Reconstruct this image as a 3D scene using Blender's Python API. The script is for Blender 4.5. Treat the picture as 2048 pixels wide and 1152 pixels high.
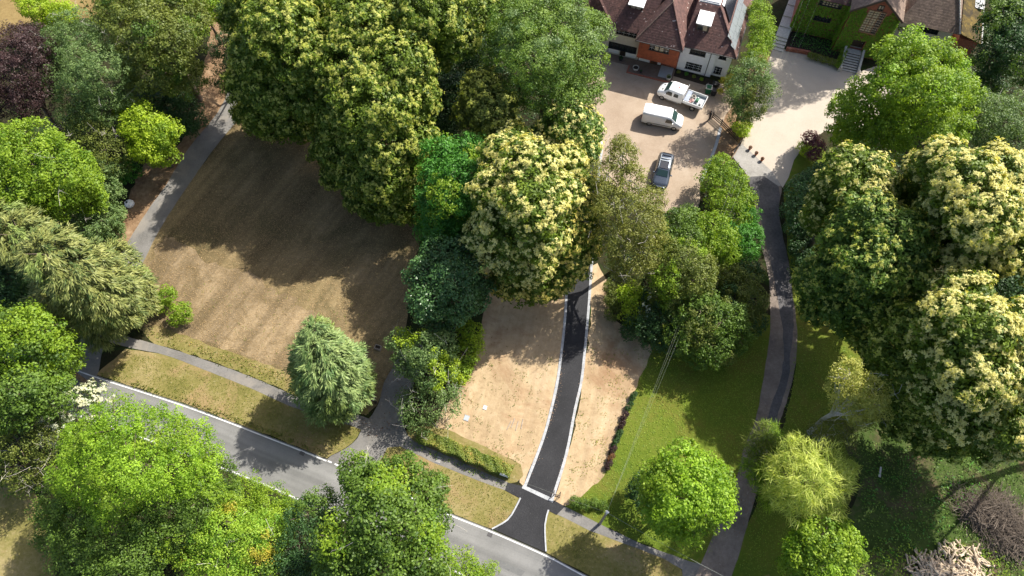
import bpy, bmesh, math, random
import numpy as np
from mathutils import Vector, Matrix
random.seed(7); rng = np.random.default_rng(7)
R_ = math.radians
scene = bpy.context.scene
for o in list(bpy.data.objects): bpy.data.objects.remove(o)
# ---------------------------------------------------------------- camera
H = 67.0; TILT = 27.3; ROLL = -1.7; F = 1384.0
cd = bpy.data.cameras.new('camera'); cam = bpy.data.objects.new('camera', cd)
scene.collection.objects.link(cam); scene.camera = cam
cd.sensor_width = 36; cd.lens = 36 * F / 2048; cd.clip_end = 3000; cd.clip_start = 0.5
CM = Matrix.Rotation(R_(TILT), 3, 'X') @ Matrix.Rotation(R_(ROLL), 3, 'Z')
cam.location = (0, 0, H); cam.rotation_euler = CM.to_euler()
# ---------------------------------------------------------------- light
SUN_AZ = R_(37.5); SUN_EL = R_(45)      # azimuth counted from +X towards +Y
sd = Vector((math.cos(SUN_AZ) * math.cos(SUN_EL), math.sin(SUN_AZ) * math.cos(SUN_EL), math.sin(SUN_EL)))
sl = bpy.data.lights.new('sun', 'SUN'); sl.energy = 5.0; sl.angle = R_(0.5); sl.color = (1.0, .955, .87)
so = bpy.data.objects.new('sun', sl); scene.collection.objects.link(so)
so.rotation_euler = sd.to_track_quat('Z', 'Y').to_euler(); so.location = (60, 60, 90)
w = bpy.data.worlds.new('World'); scene.world = w; w.use_nodes = True
nt = w.node_tree; bg = nt.nodes['Background']
sky = nt.nodes.new('ShaderNodeTexSky'); sky.sky_type = 'NISHITA'; sky.sun_disc = False
sky.air_density = .7; sky.dust_density = 2.5; sky.ozone_density = .6; sky.sun_elevation = SUN_EL; sky.sun_rotation = math.atan2(sd.x, sd.y)
nt.links.new(sky.outputs[0], bg.inputs[0]); bg.inputs[1].default_value = 0.13
scene.view_settings.view_transform = 'Standard'; scene.view_settings.look = 'None'
scene.view_settings.exposure = 0.82; scene.view_settings.gamma = 1
try:
    scene.cycles.max_bounces = 6; scene.cycles.transparent_max_bounces = 4
except Exception: pass

# ---------------------------------------------------------------- helpers
def at(px, py, z=0.0):
    d = CM @ Vector(((px - 1024) / F, -(py - 576) / F, -1.0)); k = (z - H) / d.z
    return Vector((d.x * k, d.y * k, z))
def px_m(px, py, z=0.0):
    "pixels of the photograph per metre, at this spot"
    p = at(px, py, z) - Vector((0, 0, H)); return F / -(CM.transposed() @ p).z
def link(name, me, mat, parent=None):
    if mat is not None:
        for m in (mat if isinstance(mat, (list, tuple)) else [mat]): me.materials.append(m)
    o = bpy.data.objects.new(name, me); scene.collection.objects.link(o)
    if parent is not None: o.parent = parent
    return o
def empty(name, loc, rz=0.0):
    o = bpy.data.objects.new(name, None); scene.collection.objects.link(o)
    o.location = loc; o.rotation_euler = (0, 0, rz); o.empty_display_size = .3; return o
def tag(o, label=None, cat=None, group=None, kind=None):
    for k, v in (('label', label), ('category', cat), ('group', group), ('kind', kind)):
        if v: o[k] = v
    return o
class MB:
    "collects shapes for ONE mesh"
    def __init__(s): s.v = []; s.f = []; s.m = []
    def add(s, vs, fs, m=0):
        n = len(s.v); s.v += [tuple(p) for p in vs]; s.f += [tuple(i + n for i in f) for f in fs]; s.m += [m] * len(fs); return s
    def poly(s, pts, m=0): return s.add(pts, [tuple(range(len(pts)))], m)
    def hexa(s, b, t, m=0):
        return s.add(list(b) + list(t), [(3, 2, 1, 0), (4, 5, 6, 7), (0, 1, 5, 4), (1, 2, 6, 5), (2, 3, 7, 6), (3, 0, 4, 7)], m)
    def box(s, x0, x1, y0, y1, z0, z1, m=0, T=None):
        b = [Vector(p) for p in ((x0, y0, z0), (x1, y0, z0), (x1, y1, z0), (x0, y1, z0))]
        t = [Vector(p) for p in ((x0, y0, z1), (x1, y0, z1), (x1, y1, z1), (x0, y1, z1))]
        if T: b = [T @ p for p in b]; t = [T @ p for p in t]
        return s.hexa(b, t, m)
    def tube(s, pts, rad, n=6, m=0, cap=True):
        pts = [Vector(p) for p in pts]; rad = rad if hasattr(rad, '__len__') else [rad] * len(pts)
        vs = []
        for i, p in enumerate(pts):
            d = (pts[min(i + 1, len(pts) - 1)] - pts[max(i - 1, 0)]).normalized()
            a = d.cross(Vector((0, 0, 1)) if abs(d.z) < .95 else Vector((1, 0, 0))).normalized(); b = d.cross(a)
            vs += [p + (a * math.cos(2 * math.pi * k / n) + b * math.sin(2 * math.pi * k / n)) * rad[i] for k in range(n)]
        fs = [(i * n + k, i * n + (k + 1) % n, (i + 1) * n + (k + 1) % n, (i + 1) * n + k) for i in range(len(pts) - 1) for k in range(n)]
        if cap: fs += [tuple(reversed(range(n))), tuple((len(pts) - 1) * n + k for k in range(n))]
        return s.add(vs, fs, m)
    def ball(s, c, r, sz=1.0, n=10, m=0):
        c = Vector(c); vs = [c + Vector((0, 0, -r * sz))]; k = n // 2
        for i in range(1, k):
            a = -math.pi / 2 + math.pi * i / k
            vs += [c + Vector((r * math.cos(a) * math.cos(2 * math.pi * j / n), r * math.cos(a) * math.sin(2 * math.pi * j / n), r * sz * math.sin(a))) for j in range(n)]
        vs.append(c + Vector((0, 0, r * sz))); fs = []
        for j in range(n):
            fs.append((0, 1 + (j + 1) % n, 1 + j)); fs.append((len(vs) - 1, 1 + (k - 2) * n + j, 1 + (k - 2) * n + (j + 1) % n))
            for i in range(k - 2): fs.append((1 + i * n + j, 1 + i * n + (j + 1) % n, 1 + (i + 1) * n + (j + 1) % n, 1 + (i + 1) * n + j))
        return s.add(vs, fs, m)
    def build(s, name, mat, parent=None, smooth=False, bevel=0):
        me = bpy.data.meshes.new(name); me.from_pydata(s.v, [], s.f); me.update()
        o = link(name, me, mat, parent)
        if s.m: me.polygons.foreach_set('material_index', s.m)
        if smooth: me.polygons.foreach_set('use_smooth', [True] * len(me.polygons))
        if bevel:
            b = o.modifiers.new('bevel', 'BEVEL'); b.width = bevel; b.segments = 2; b.limit_method = 'ANGLE'
        return o
# ---------------------------------------------------------------- materials
def nodes(name):
    m = bpy.data.materials.new(name); m.use_nodes = True; n = m.node_tree
    return m, n, n.nodes['Principled BSDF']
def N(n, t, **kw):
    x = n.nodes.new(t)
    for k, v in kw.items(): setattr(x, k, v)
    return x
def pos(n): return N(n, 'ShaderNodeNewGeometry').outputs['Position']
def noise(n, scale, detail=6, rough=.6, vec=None, dist=0):
    x = N(n, 'ShaderNodeTexNoise'); x.inputs['Scale'].default_value = scale; x.inputs['Detail'].default_value = detail
    x.inputs['Roughness'].default_value = rough; x.inputs['Distortion'].default_value = dist
    n.links.new(vec if vec is not None else pos(n), x.inputs['Vector']); return x.outputs['Fac']
def ramp(n, fac, stops):
    r = N(n, 'ShaderNodeValToRGB'); e = r.color_ramp.elements
    while len(e) < len(stops): e.new(.5)
    for i, (p, c) in enumerate(stops): e[i].position = p; e[i].color = (c, c, c, 1) if isinstance(c, (int, float)) else (*c, 1)
    n.links.new(fac, r.inputs[0]); return r.outputs[0]
def mix(n, f, a, b, mode='MIX'):
    x = N(n, 'ShaderNodeMix', data_type='RGBA', blend_type=mode)
    for s, v in ((0, f), (6, a), (7, b)):
        if isinstance(v, (int, float)): x.inputs[s].default_value = v if s == 0 else (v, v, v, 1)
        elif isinstance(v, tuple): x.inputs[s].default_value = (*v, 1)
        else: n.links.new(v, x.inputs[s])
    return x.outputs[2]
def stretch(n, sx, sy, ang=0):
    mp = N(n, 'ShaderNodeMapping', vector_type='TEXTURE'); mp.inputs['Rotation'].default_value = (0, 0, ang); mp.inputs['Scale'].default_value = (1 / sx, 1 / sy, 1)
    n.links.new(pos(n), mp.inputs[0]); return mp.outputs[0]
def bump(n, h, p, strength=.3, dist=.05):
    b = N(n, 'ShaderNodeBump'); b.inputs['Strength'].default_value = strength; b.inputs['Distance'].default_value = dist
    n.links.new(h, b.inputs['Height']); n.links.new(b.outputs[0], p.inputs['Normal'])
def basic(name, col, rough=.6, metal=0, var=.12, scale=3, spec=None):
    m, n, p = nodes(name)
    f = noise(n, scale, 5); c = mix(n, ramp(n, f, [(.3, 1 - var * 2), (.7, 1 + var)]), (0, 0, 0), col, 'MIX')
    lo = tuple(v * (1 - var) for v in col); hi = tuple(min(1, v * (1 + var)) for v in col)
    c = mix(n, ramp(n, f, [(.3, 0.0), (.7, 1.0)]), lo, hi); n.links.new(c, p.inputs['Base Color'])
    p.inputs['Roughness'].default_value = rough; p.inputs['Metallic'].default_value = metal
    if spec is not None: p.inputs['Specular IOR Level'].default_value = spec
    return m
def ground_mat(name, stops, big=.08, fine=4.0, speck=None, rough=.95, bmp=.4, streak=None, patch=None, patchscale=.15, speckscale=2.2):
    "stops: colours over a two-scale noise; speck: colour of scattered bits; patch: colour of wandering patches; streak=(angle, strength)"
    g8 = lambda c: tuple(v * .81 for v in c) if c else c
    stops = [g8(c) for c in stops]; speck, patch = g8(speck), g8(patch)
    m, n, p = nodes(name)
    a = noise(n, big, 7, .65); b = noise(n, fine, 6, .75)
    f = mix(n, .42, a, b); k = len(stops)
    c = ramp(n, f, [(.36 + .28 * i / max(1, k - 1), s) for i, s in enumerate(stops)])
    if streak:
        v = stretch(n, .04, 1.1, streak[0]); s = noise(n, .55, 4, .6, v)
        c = mix(n, streak[1], c, ramp(n, s, [(.35, .45), (.65, 1.5)]), 'MULTIPLY')
    if patch:
        q = noise(n, patchscale, 8, .7, None, .6); c = mix(n, ramp(n, q, [(.5, 0.0), (.64, .85)]), c, patch)
    if speck:
        q = noise(n, speckscale, 3, .8); c = mix(n, ramp(n, q, [(.63, 0.0), (.7, .8)]), c, speck)
    n.links.new(c, p.inputs['Base Color']); p.inputs['Roughness'].default_value = rough
    p.inputs['Specular IOR Level'].default_value = .15
    bump(n, b, p, bmp, .12); return m
def leaf_mat(name, dark, light, trans=.3, third=None, rough=.55):
    G = 1.75; dark, light, third = [tuple(min(.8, v * g) for v, g in zip(c, (G * 1.12, G, G * .9))) if c and max(c) < .45 else c for c in (dark, light, third)]
    m, n, p = nodes(name)
    a = N(n, 'ShaderNodeAttribute', attribute_name='tint')
    st = [(0.0, dark), (.75, light)] + ([(1.0, third)] if third else [])
    c = ramp(n, a.outputs['Fac'], st); n.links.new(c, p.inputs['Base Color'])
    p.inputs['Roughness'].default_value = rough; p.inputs['Specular IOR Level'].default_value = .35
    t = N(n, 'ShaderNodeBsdfTranslucent'); cc = mix(n, 1.0, c, (1.5, 1.5, .6), 'MULTIPLY'); n.links.new(cc, t.inputs[0])
    mx = N(n, 'ShaderNodeMixShader'); mx.inputs[0].default_value = trans
    n.links.new(p.outputs[0], mx.inputs[1]); n.links.new(t.outputs[0], mx.inputs[2])
    n.links.new(mx.outputs[0], n.nodes['Material Output'].inputs[0]); return m
M = {}
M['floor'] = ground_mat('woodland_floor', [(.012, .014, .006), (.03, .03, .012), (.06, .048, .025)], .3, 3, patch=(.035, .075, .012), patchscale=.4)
M['nettle'] = ground_mat('clearing_ground', [(.035, .055, .012), (.055, .095, .018), (.095, .115, .04)], .35, 3, patch=(.14, .10, .06), patchscale=.3)
M['dry'] = ground_mat('dry_grass', [(.12, .092, .042), (.21, .158, .078), (.32, .24, .13)], .1, 2.2, streak=(R_(60), .6), patch=(.105, .09, .04), speck=(.36, .27, .16), speckscale=2.6)
M['straw'] = ground_mat('straw_grass', [(.16, .115, .06), (.27, .2, .115), (.4, .3, .18)], .16, 2.4, streak=(R_(60), .6), patch=(.15, .11, .055), patchscale=.3)
M['pasture'] = ground_mat('parched_pasture', [(.17, .12, .045), (.27, .19, .075), (.35, .26, .11)], .1, 2)
M['verge'] = ground_mat('verge_grass', [(.13, .13, .03), (.23, .2, .065), (.36, .29, .14)], .22, 2.5, patch=(.34, .235, .12), patchscale=.2, speck=(.42, .36, .2))
M['lawn'] = ground_mat('green_lawn', [(.075, .13, .012), (.125, .17, .018), (.18, .19, .035)], .12, 2, patch=(.17, .16, .03), patchscale=.22, bmp=.3, speck=(.22, .26, .06), speckscale=3.5)
M['soil'] = ground_mat('bare_soil', [(.36, .255, .145), (.5, .37, .22), (.6, .46, .3)], .12, 1.6, streak=(R_(76), .3), patch=(.33, .2, .11), patchscale=.13, speck=(.17, .12, .05), speckscale=1.9)
M['litter'] = ground_mat('leaf_litter', [(.13, .075, .04), (.27, .17, .095), (.4, .28, .17)], .5, 3, speck=(.5, .38, .24))
M['path'] = ground_mat('path_tarmac', [(.15, .142, .13), (.21, .2, .185), (.27, .255, .235)], .3, 6, rough=.85, bmp=.15, patch=(.3, .27, .23))
M['drive_old'] = ground_mat('lane_surface', [(.16, .13, .105), (.24, .195, .16), (.32, .265, .22)], .35, 3, rough=.9, patch=(.12, .11, .105), speck=(.38, .32, .26))
M['patchroad'] = ground_mat('road_repair_tarmac', [(.13, .13, .125), (.17, .17, .165), (.2, .2, .19)], .6, 6, rough=.85, bmp=.15)
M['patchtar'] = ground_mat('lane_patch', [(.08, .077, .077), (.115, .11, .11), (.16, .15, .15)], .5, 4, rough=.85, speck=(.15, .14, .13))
M['tarmac'] = ground_mat('new_tarmac', [(.026, .026, .028), (.036, .036, .039), (.05, .05, .053)], .35, 7, rough=.75, bmp=.25, speck=(.09, .09, .09), speckscale=6)
M['tan'] = ground_mat('resin_gravel', [(.33, .25, .18), (.42, .33, .245), (.48, .39, .3)], .25, 8, bmp=.15, patch=(.35, .265, .19), patchscale=.35, speck=(.38, .29, .2), speckscale=5)
M['cream'] = ground_mat('pale_gravel', [(.45, .385, .31), (.52, .45, .37), (.57, .5, .42)], .15, 8, bmp=.1, patch=(.56, .48, .39))
M['concrete'] = ground_mat('concrete', [(.27, .255, .23), (.36, .34, .31), (.44, .42, .385)], .6, 4, bmp=.15)
M['paving'] = ground_mat('paving', [(.17, .12, .095), (.23, .17, .13), (.28, .21, .17)], .6, 3)
M['kerb'] = ground_mat('granite_kerb', [(.36, .37, .38), (.46, .47, .48), (.56, .57, .58)], 1.2, 5, bmp=.2)
M['line'] = ground_mat('white_road_paint', [(.6, .6, .58), (.78, .78, .76), (.82, .82, .8)], 1.5, 9, bmp=.05)
def road_mat():
    m, n, p = nodes('road_tarmac'); a = noise(n, .25, 6); b = noise(n, 9, 5, .8)
    c = ramp(n, mix(n, .35, a, b), [(.38, (.135, .133, .126)), (.62, (.195, .192, .182))])
    s = noise(n, .9, 3, .5, stretch(n, .02, 1.1, R_(-22.7)))
    c = mix(n, .7, c, ramp(n, s, [(.38, .72), (.5, 1.0), (.66, 1.25)]), 'MULTIPLY')
    n.links.new(c, p.inputs['Base Color']); p.inputs['Roughness'].default_value = .8; bump(n, b, p, .12, .02); return m
M['road'] = road_mat()
def tile_mat(name, a, b, lichen, ang):
    m, n, p = nodes(name)
    f = noise(n, 1.3, 8, .8); c = ramp(n, f, [(.3, a), (.7, b)])
    v = N(n, 'ShaderNodeTexVoronoi'); v.inputs['Scale'].default_value = 4.5; n.links.new(pos(n), v.inputs['Vector'])
    c = mix(n, .45, c, ramp(n, v.outputs['Color'], [(.1, .35), (.9, 1.7)]), 'MULTIPLY')
    q = noise(n, 2.6, 2, .5); c = mix(n, ramp(n, q, [(.69, 0.0), (.73, .9)]), c, lichen)
    n.links.new(c, p.inputs['Base Color']); p.inputs['Roughness'].default_value = .8
    tc = N(n, 'ShaderNodeTexCoord'); wv = N(n, 'ShaderNodeTexWave'); wv.bands_direction = 'Z'; wv.wave_profile = 'SAW'
    wv.inputs['Scale'].default_value = 1.6; n.links.new(tc.outputs['Object'], wv.inputs[0]); bump(n, wv.outputs['Fac'], p, .6, .05); return m
M['tile'] = tile_mat('clay_roof_tiles', (.07, .036, .032), (.155, .075, .06), (.6, .5, .45), 0)
M['tile_brown'] = tile_mat('brown_roof_tiles', (.13, .09, .065), (.24, .165, .12), (.34, .26, .17), 0)
M['hung'] = basic('tile_hung_wall', (.28, .07, .028), .8, var=.3, scale=2.2)
M['brick'] = basic('red_brick', (.3, .1, .06), .85, var=.35, scale=5)
M['render'] = basic('white_render', (.78, .80, .82), .7, var=.05)
M['cream_wall'] = basic('cream_render', (.6, .55, .45), .7, var=.08)
M['white'] = basic('white_gloss', (.8, .8, .79), .35, var=.03)
M['membrane'] = basic('white_roof_sheet', (.82, .82, .8), .6, var=.04)
M['black'] = basic('black_paint', (.02, .02, .022), .4, var=.2)
M['darkwood'] = basic('dark_timber', (.05, .032, .022), .6, var=.3)
M['oak'] = basic('oak_timber', (.28, .17, .09), .7, var=.2)
M['lead'] = basic('lead_flashing', (.22, .25, .32), .45, .4, var=.15)
M['grey'] = basic('grey_sheet', (.35, .38, .4), .5, var=.08)
M['steel'] = basic('steel', (.5, .5, .5), .35, .9, var=.08)
M['cable'] = basic('cable_sheath', (.22, .24, .2), .6)
M['rubber'] = basic('tyre_rubber', (.02, .02, .02), .85, var=.2)
M['van_paint'] = basic('white_van_paint', (.84, .84, .83), .22, var=.02)
M['car_paint'] = basic('silver_blue_paint', (.10, .12, .155), .25, .5, var=.03)
M['timber'] = basic('weathered_timber', (.30, .25, .2), .8, var=.3, scale=5)
M['terracotta'] = basic('terracotta', (.42, .12, .05), .8, var=.15)
M['stone'] = basic('pale_stone', (.5, .46, .4), .8, var=.2, scale=4)
M['bark'] = basic('bark', (.12, .09, .065), .9, var=.35, scale=4)
M['bark_pale'] = basic('pale_bark', (.48, .44, .38), .8, var=.3, scale=3)
M['green_plastic'] = basic('green_plastic', (.01, .12, .05), .4)
M['soil_dark'] = basic('compost', (.03, .02, .012), .95)
M['log'] = basic('cut_logs', (.5, .4, .28), .85, var=.45, scale=3)
M['brush'] = basic('dead_brushwood', (.15, .118, .09), .9, var=.45, scale=3)
M['skin'] = basic('skin', (.5, .3, .2), .6); M['cloth_dark'] = basic('dark_clothing', (.02, .015, .02), .9)
M['moss_shaded'] = ground_mat('shaded_mossy_roof', [(.05, .04, .025), (.10, .075, .03), (.2, .14, .04)], .9, 2.5, patch=(.04, .035, .028), patchscale=.5, speck=(.42, .3, .08))  # yellow moss, with tree shade put into the dark stops and patches
M['red_mark'] = basic('red_decal', (.6, .08, .07), .5)
def glass_mat(name, col, rough=.08):
    m, n, p = nodes(name); p.inputs['Base Color'].default_value = (*col, 1); p.inputs['Roughness'].default_value = rough
    p.inputs['Specular IOR Level'].default_value = .8; return m
M['glass'] = glass_mat('dark_glass', (.02, .028, .03)); M['curtain'] = basic('window_blind', (.5, .42, .28), .4, var=.3, scale=6)
M['windscreen'] = glass_mat('windscreen_glass', (.03, .06, .055), .05); M['solar'] = glass_mat('solar_glass', (.2, .22, .235), .25)
M['pv_black'] = glass_mat('black_solar', (.012, .014, .02), .15); M['lamp'] = glass_mat('headlamp', (.5, .5, .5), .1)
M['lamp_red'] = glass_mat('tail_lamp', (.35, .01, .01), .15)
# foliage palettes
L = {}
L['chestnut'] = leaf_mat('chestnut_leaf', (.030, .062, .006), (.085, .135, .012)); L['blossom'] = leaf_mat('chestnut_blossom', (.20, .25, .035), (.47, .48, .12), .35)
L['blossom_shaded'] = leaf_mat('chestnut_blossom_in_shade', (.22, .24, .05), (.36, .34, .10), .3)  # cream blossom of the dark lower crown, shade put into the colour
L['blossom_cream'] = leaf_mat('chestnut_blossom_cream', (.47, .45, .13), (.74, .69, .285), .33)
L['oak'] = leaf_mat('oak_leaf', (.024, .056, .008), (.075, .135, .018)); L['lime'] = leaf_mat('lime_green_leaf', (.06, .13, .008), (.16, .27, .022), .4)
L['yellowlime'] = leaf_mat('yellow_green_leaf', (.09, .16, .008), (.21, .30, .025), .4); L['bright'] = leaf_mat('bright_leaf', (.05, .11, .008), (.14, .22, .018), .38)
L['emerald'] = leaf_mat('emerald_leaf', (.018, .075, .010), (.055, .17, .022), .35); L['olive'] = leaf_mat('olive_leaf', (.035, .06, .010), (.10, .13, .025), .3)
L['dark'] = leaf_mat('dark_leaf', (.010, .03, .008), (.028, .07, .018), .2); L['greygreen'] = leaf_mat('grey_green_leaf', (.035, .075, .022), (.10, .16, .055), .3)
L['holly'] = leaf_mat('holly_leaf', (.014, .045, .012), (.05, .11, .035), .15, rough=.35); L['copper'] = leaf_mat('copper_leaf', (.014, .008, .009), (.036, .020, .021), .2)
L['conifer'] = leaf_mat('conifer_spray', (.035, .065, .016), (.15, .175, .055), .15); L['conifer_g'] = leaf_mat('green_conifer_spray', (.045, .08, .018), (.12, .17, .045), .15)
L['conifer_p'] = leaf_mat('pale_conifer_spray', (.045, .095, .028), (.16, .225, .085), .15)
L['beech'] = leaf_mat('beech_leaf', (.035, .08, .012), (.10, .165, .026), .3); L['birch'] = leaf_mat('birch_leaf', (.05, .07, .012), (.13, .15, .035), .3)
L['birch_lit'] = leaf_mat('lit_birch_leaf', (.11, .14, .025), (.24, .26, .07), .35); L['willow'] = leaf_mat('willow_leaf', (.10, .16, .02), (.31, .37, .10), .4)  # birch leaf copy with sunlight put into its colour
L['autumn'] = leaf_mat('turning_leaf', (.06, .15, .012), (.16, .25, .025), .35); L['orange'] = leaf_mat('yellowed_leaf', (.11, .15, .015), (.26, .24, .035), .35)
L['purple'] = leaf_mat('purple_leaf', (.04, .012, .02), (.10, .035, .05), .2); L['ivy'] = leaf_mat('ivy_leaf', (.04, .10, .006), (.10, .19, .012), .25)
L['hedge'] = leaf_mat('hedge_leaf', (.05, .09, .012), (.13, .16, .03), .3, (.3, .2, .08)); L['white_twig'] = leaf_mat('pale_lichen_twig', (.35, .33, .28), (.55, .53, .46), .1)
L['white_bloom'] = leaf_mat('white_flower_heads', (.28, .31, .2), (.5, .52, .4), .2)
L['straw'] = leaf_mat('straw_blade', (.12, .092, .042), (.25, .19, .10), .1)
L['lawngrass'] = leaf_mat('lawn_blade', (.06, .115, .01), (.13, .19, .022), .2)
L['earth'] = leaf_mat('earth_crumb', (.16, .11, .065), (.32, .23, .15), 0)
L['redbrown'] = leaf_mat('red_brown_leaf', (.05, .028, .014), (.12, .065, .03), .2)
# ---------------------------------------------------------------- ground, roads, paths
def smooth_poly(pts, closed=True, step=.7, jit=0.0, curve=True):
    n = len(pts); out = []
    for i in range(n if closed else n - 1):
        p0, p1, p2, p3 = (Vector(pts[(i + k) % n]) if closed else Vector(pts[min(max(i + k, 0), n - 1)]) for k in (-1, 0, 1, 2))
        k = max(1, int((p2 - p1).length / step))
        for j in range(k):
            t = j / k
            if curve: q = .5 * ((2 * p1) + (p2 - p0) * t + (2 * p0 - 5 * p1 + 4 * p2 - p3) * t * t + (3 * p1 - p0 - 3 * p2 + p3) * t ** 3)
            else: q = p1.lerp(p2, t)
            out.append(q + Vector((random.uniform(-jit, jit), random.uniform(-jit, jit), 0)))
    if not closed: out.append(Vector(pts[-1]))
    return out
def sheet(name, px, layer, mat, jit=.0, curve=True, step=.7, world=False, kind='structure', parent=None):
    z = .004 * layer
    pts = smooth_poly([Vector(p) if world else at(*p) for p in px], True, step, jit, curve)
    bm = bmesh.new(); vs = [bm.verts.new((p.x, p.y, z)) for p in pts]
    f = bm.faces.new(vs); f.normal_update()
    if f.normal.z < 0: f.normal_flip()
    bmesh.ops.triangulate(bm, faces=[f]); me = bpy.data.meshes.new(name); bm.to_mesh(me); bm.free()
    o = link(name, me, mat, parent)
    if kind: o['kind'] = kind
    return o
def ribbon(name, px, width, z0, z1, mat, jit=0, step=.5, kind='structure', curve=True, mb=None):
    "a strip of real thickness along a line: kerbs, edgings, painted lines"
    P = smooth_poly([at(*p) for p in px], False, step, jit, curve); b = mb or MB(); n = len(P); vs = []
    for i, p in enumerate(P):
        d = (P[min(i + 1, n - 1)] - P[max(i - 1, 0)]).normalized(); s = Vector((-d.y, d.x, 0)) * width / 2
        vs += [(p.x - s.x, p.y - s.y, z0), (p.x + s.x, p.y + s.y, z0), (p.x + s.x, p.y + s.y, z1), (p.x - s.x, p.y - s.y, z1)]
    fs = []
    for i in range(n - 1):
        for k in range(4): fs.append((i * 4 + k, (i + 1) * 4 + k, (i + 1) * 4 + (k + 1) % 4, i * 4 + (k + 1) % 4))
    fs += [(0, 1, 2, 3), ((n - 1) * 4 + 3, (n - 1) * 4 + 2, (n - 1) * 4 + 1, (n - 1) * 4)]
    b.add(vs, fs)
    if mb: return None
    o = b.build(name, mat)
    bm = bmesh.new(); bm.from_mesh(o.data); bmesh.ops.recalc_face_normals(bm, faces=bm.faces); bm.to_mesh(o.data); bm.free()
    if kind: o['kind'] = kind
    return o
g = MB(); S_ = 1500; K = 24
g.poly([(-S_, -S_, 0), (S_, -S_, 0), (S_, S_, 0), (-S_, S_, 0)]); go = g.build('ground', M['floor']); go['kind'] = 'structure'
EDGE_U = [(-420, 560), (-200, 620), (0, 683), (100, 717), (193, 751), (379, 812), (565, 883), (653, 918), (687, 932), (847, 1003), (901, 1027), (983, 1060), (1092, 1108), (1174, 1151), (1300, 1212), (1500, 1305)]
EDGE_L = [(1300, 1345), (1100, 1245), (950, 1165), (700, 1050), (594, 1001), (479, 953), (300, 885), (150, 832), (0, 785), (-250, 710), (-450, 650)]
sheet('dry_lawn', [(480, 235), (400, 335), (330, 440), (285, 520), (300, 600), (285, 650), (300, 668), (450, 722), (590, 768), (700, 812), (745, 820), (800, 700), (835, 500), (870, 400), (800, 250), (600, 120)], 1, M['dry'], .12)
sheet('straw_patch', [(300, 560), (340, 470), (420, 520), (520, 560), (640, 640), (620, 700), (590, 745), (450, 700), (330, 660)], 1.5, M['straw'], .5)
sheet('far_pasture', [(-300, -60), (-300, 130), (0, 95), (60, 45), (120, 40), (200, 30), (260, -10), (300, -140), (-200, -160)], 1, M['pasture'], .1)
sheet('sunlit_clearing', [(-200, 960), (60, 980), (110, 1150), (130, 1300), (-200, 1300)], 1, M['verge'], .1)
sheet('leaf_litter', [(420, -60), (425, 20), (412, 110), (395, 190), (385, 250), (345, 300), (290, 330), (255, 400), (228, 480), (240, 520), (300, 420), (380, 310), (450, 205), (448, 110), (470, 40), (480, -60)], 2, M['litter'], .2)
sheet('soil_bed', [(990, 560), (965, 640), (945, 740), (900, 800), (870, 850), (900, 870), (960, 895), (1035, 925), (1040, 965), (1060, 985), (1100, 870), (1140, 650), (1165, 540), (1100, 520)], 2, M['soil'], .08)
sheet('soil_strip', [(1185, 530), (1212, 560), (1225, 630), (1300, 690), (1290, 730), (1268, 790), (1240, 850), (1220, 900), (1210, 940), (1195, 965), (1135, 1012), (1105, 1000), (1150, 850), (1180, 650)], 3, M['soil'], .15)
sheet('green_lawn', [(1285, 670), (1400, 640), (1560, 640), (1560, 800), (1520, 940), (1460, 1060), (1420, 1140), (1283, 1085), (1128, 1010), (1190, 960), (1220, 905), (1245, 840), (1275, 770)], 2, M['lawn'], .08)
sheet('side_lawn', [(1570, 370), (1600, 300), (1660, 320), (1700, 600), (1740, 850), (1700, 1000), (1640, 1130), (1560, 1230), (1400, 1230), (1500, 1040), (1560, 880), (1592, 700), (1575, 500)], 1, M['lawn'], .1)
sheet('clearing_floor', [(1690, 850), (1900, 860), (2150, 880), (2200, 1300), (1600, 1300), (1640, 1100), (1720, 980)], 2, M['nettle'], .1)
sheet('verge', [(192, 749), (250, 698), (330, 708), (420, 742), (500, 775), (580, 810), (690, 846), (722, 858), (716, 874), (692, 896), (662, 912), (653, 917), (565, 881), (379, 810)], 3, M['verge'], .06, False)
sheet('verge', [(771, 893), (801, 889), (871, 924), (953, 957), (1012, 979), (1040, 996), (1030, 1018), (1010, 1044), (984, 1058), (901, 1025), (847, 1001), (760, 962), (710, 942), (745, 925)], 3, M['verge'], .06, False)
sheet('verge', [(1099, 1020), (1181, 1060), (1278, 1096), (1329, 1116), (1364, 1139), (1372, 1180), (1300, 1210), (1174, 1149), (1092, 1106), (1090, 1050)], 3, M['verge'], .06, False)
sheet('verge', [(1450, 1160), (1540, 1150), (1640, 1330), (1500, 1300), (1430, 1270)], 3, M['verge'], .08, False)
sheet('verge_bank', [(285, 655), (310, 650), (450, 700), (600, 755), (700, 800), (735, 815), (735, 828), (690, 820), (600, 793), (500, 752), (390, 712), (300, 682)], 2, M['verge'], .12)
sheet('hedge_verge', [(810, 860), (850, 850), (900, 862), (1040, 930), (1035, 962), (1015, 968), (905, 918), (820, 884)], 3, M['verge'], .1)
sheet('side_lane', [(505, 170), (470, 165), (435, 225), (375, 300), (332, 370), (295, 422), (245, 502), (205, 580), (165, 670), (140, 738), (192, 753), (205, 700), (240, 620), (290, 517), (325, 450), (370, 380), (425, 302), (482, 228)], 4, M['path'], .03)
sheet('footpath', [(225, 668), (275, 679), (300, 685), (390, 713), (500, 753), (600, 795), (690, 822), (740, 838), (760, 850), (740, 880), (722, 860), (690, 848), (580, 812), (500, 776), (420, 744), (330, 710), (272, 698), (215, 682)], 5, M['path'], .02)
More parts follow.
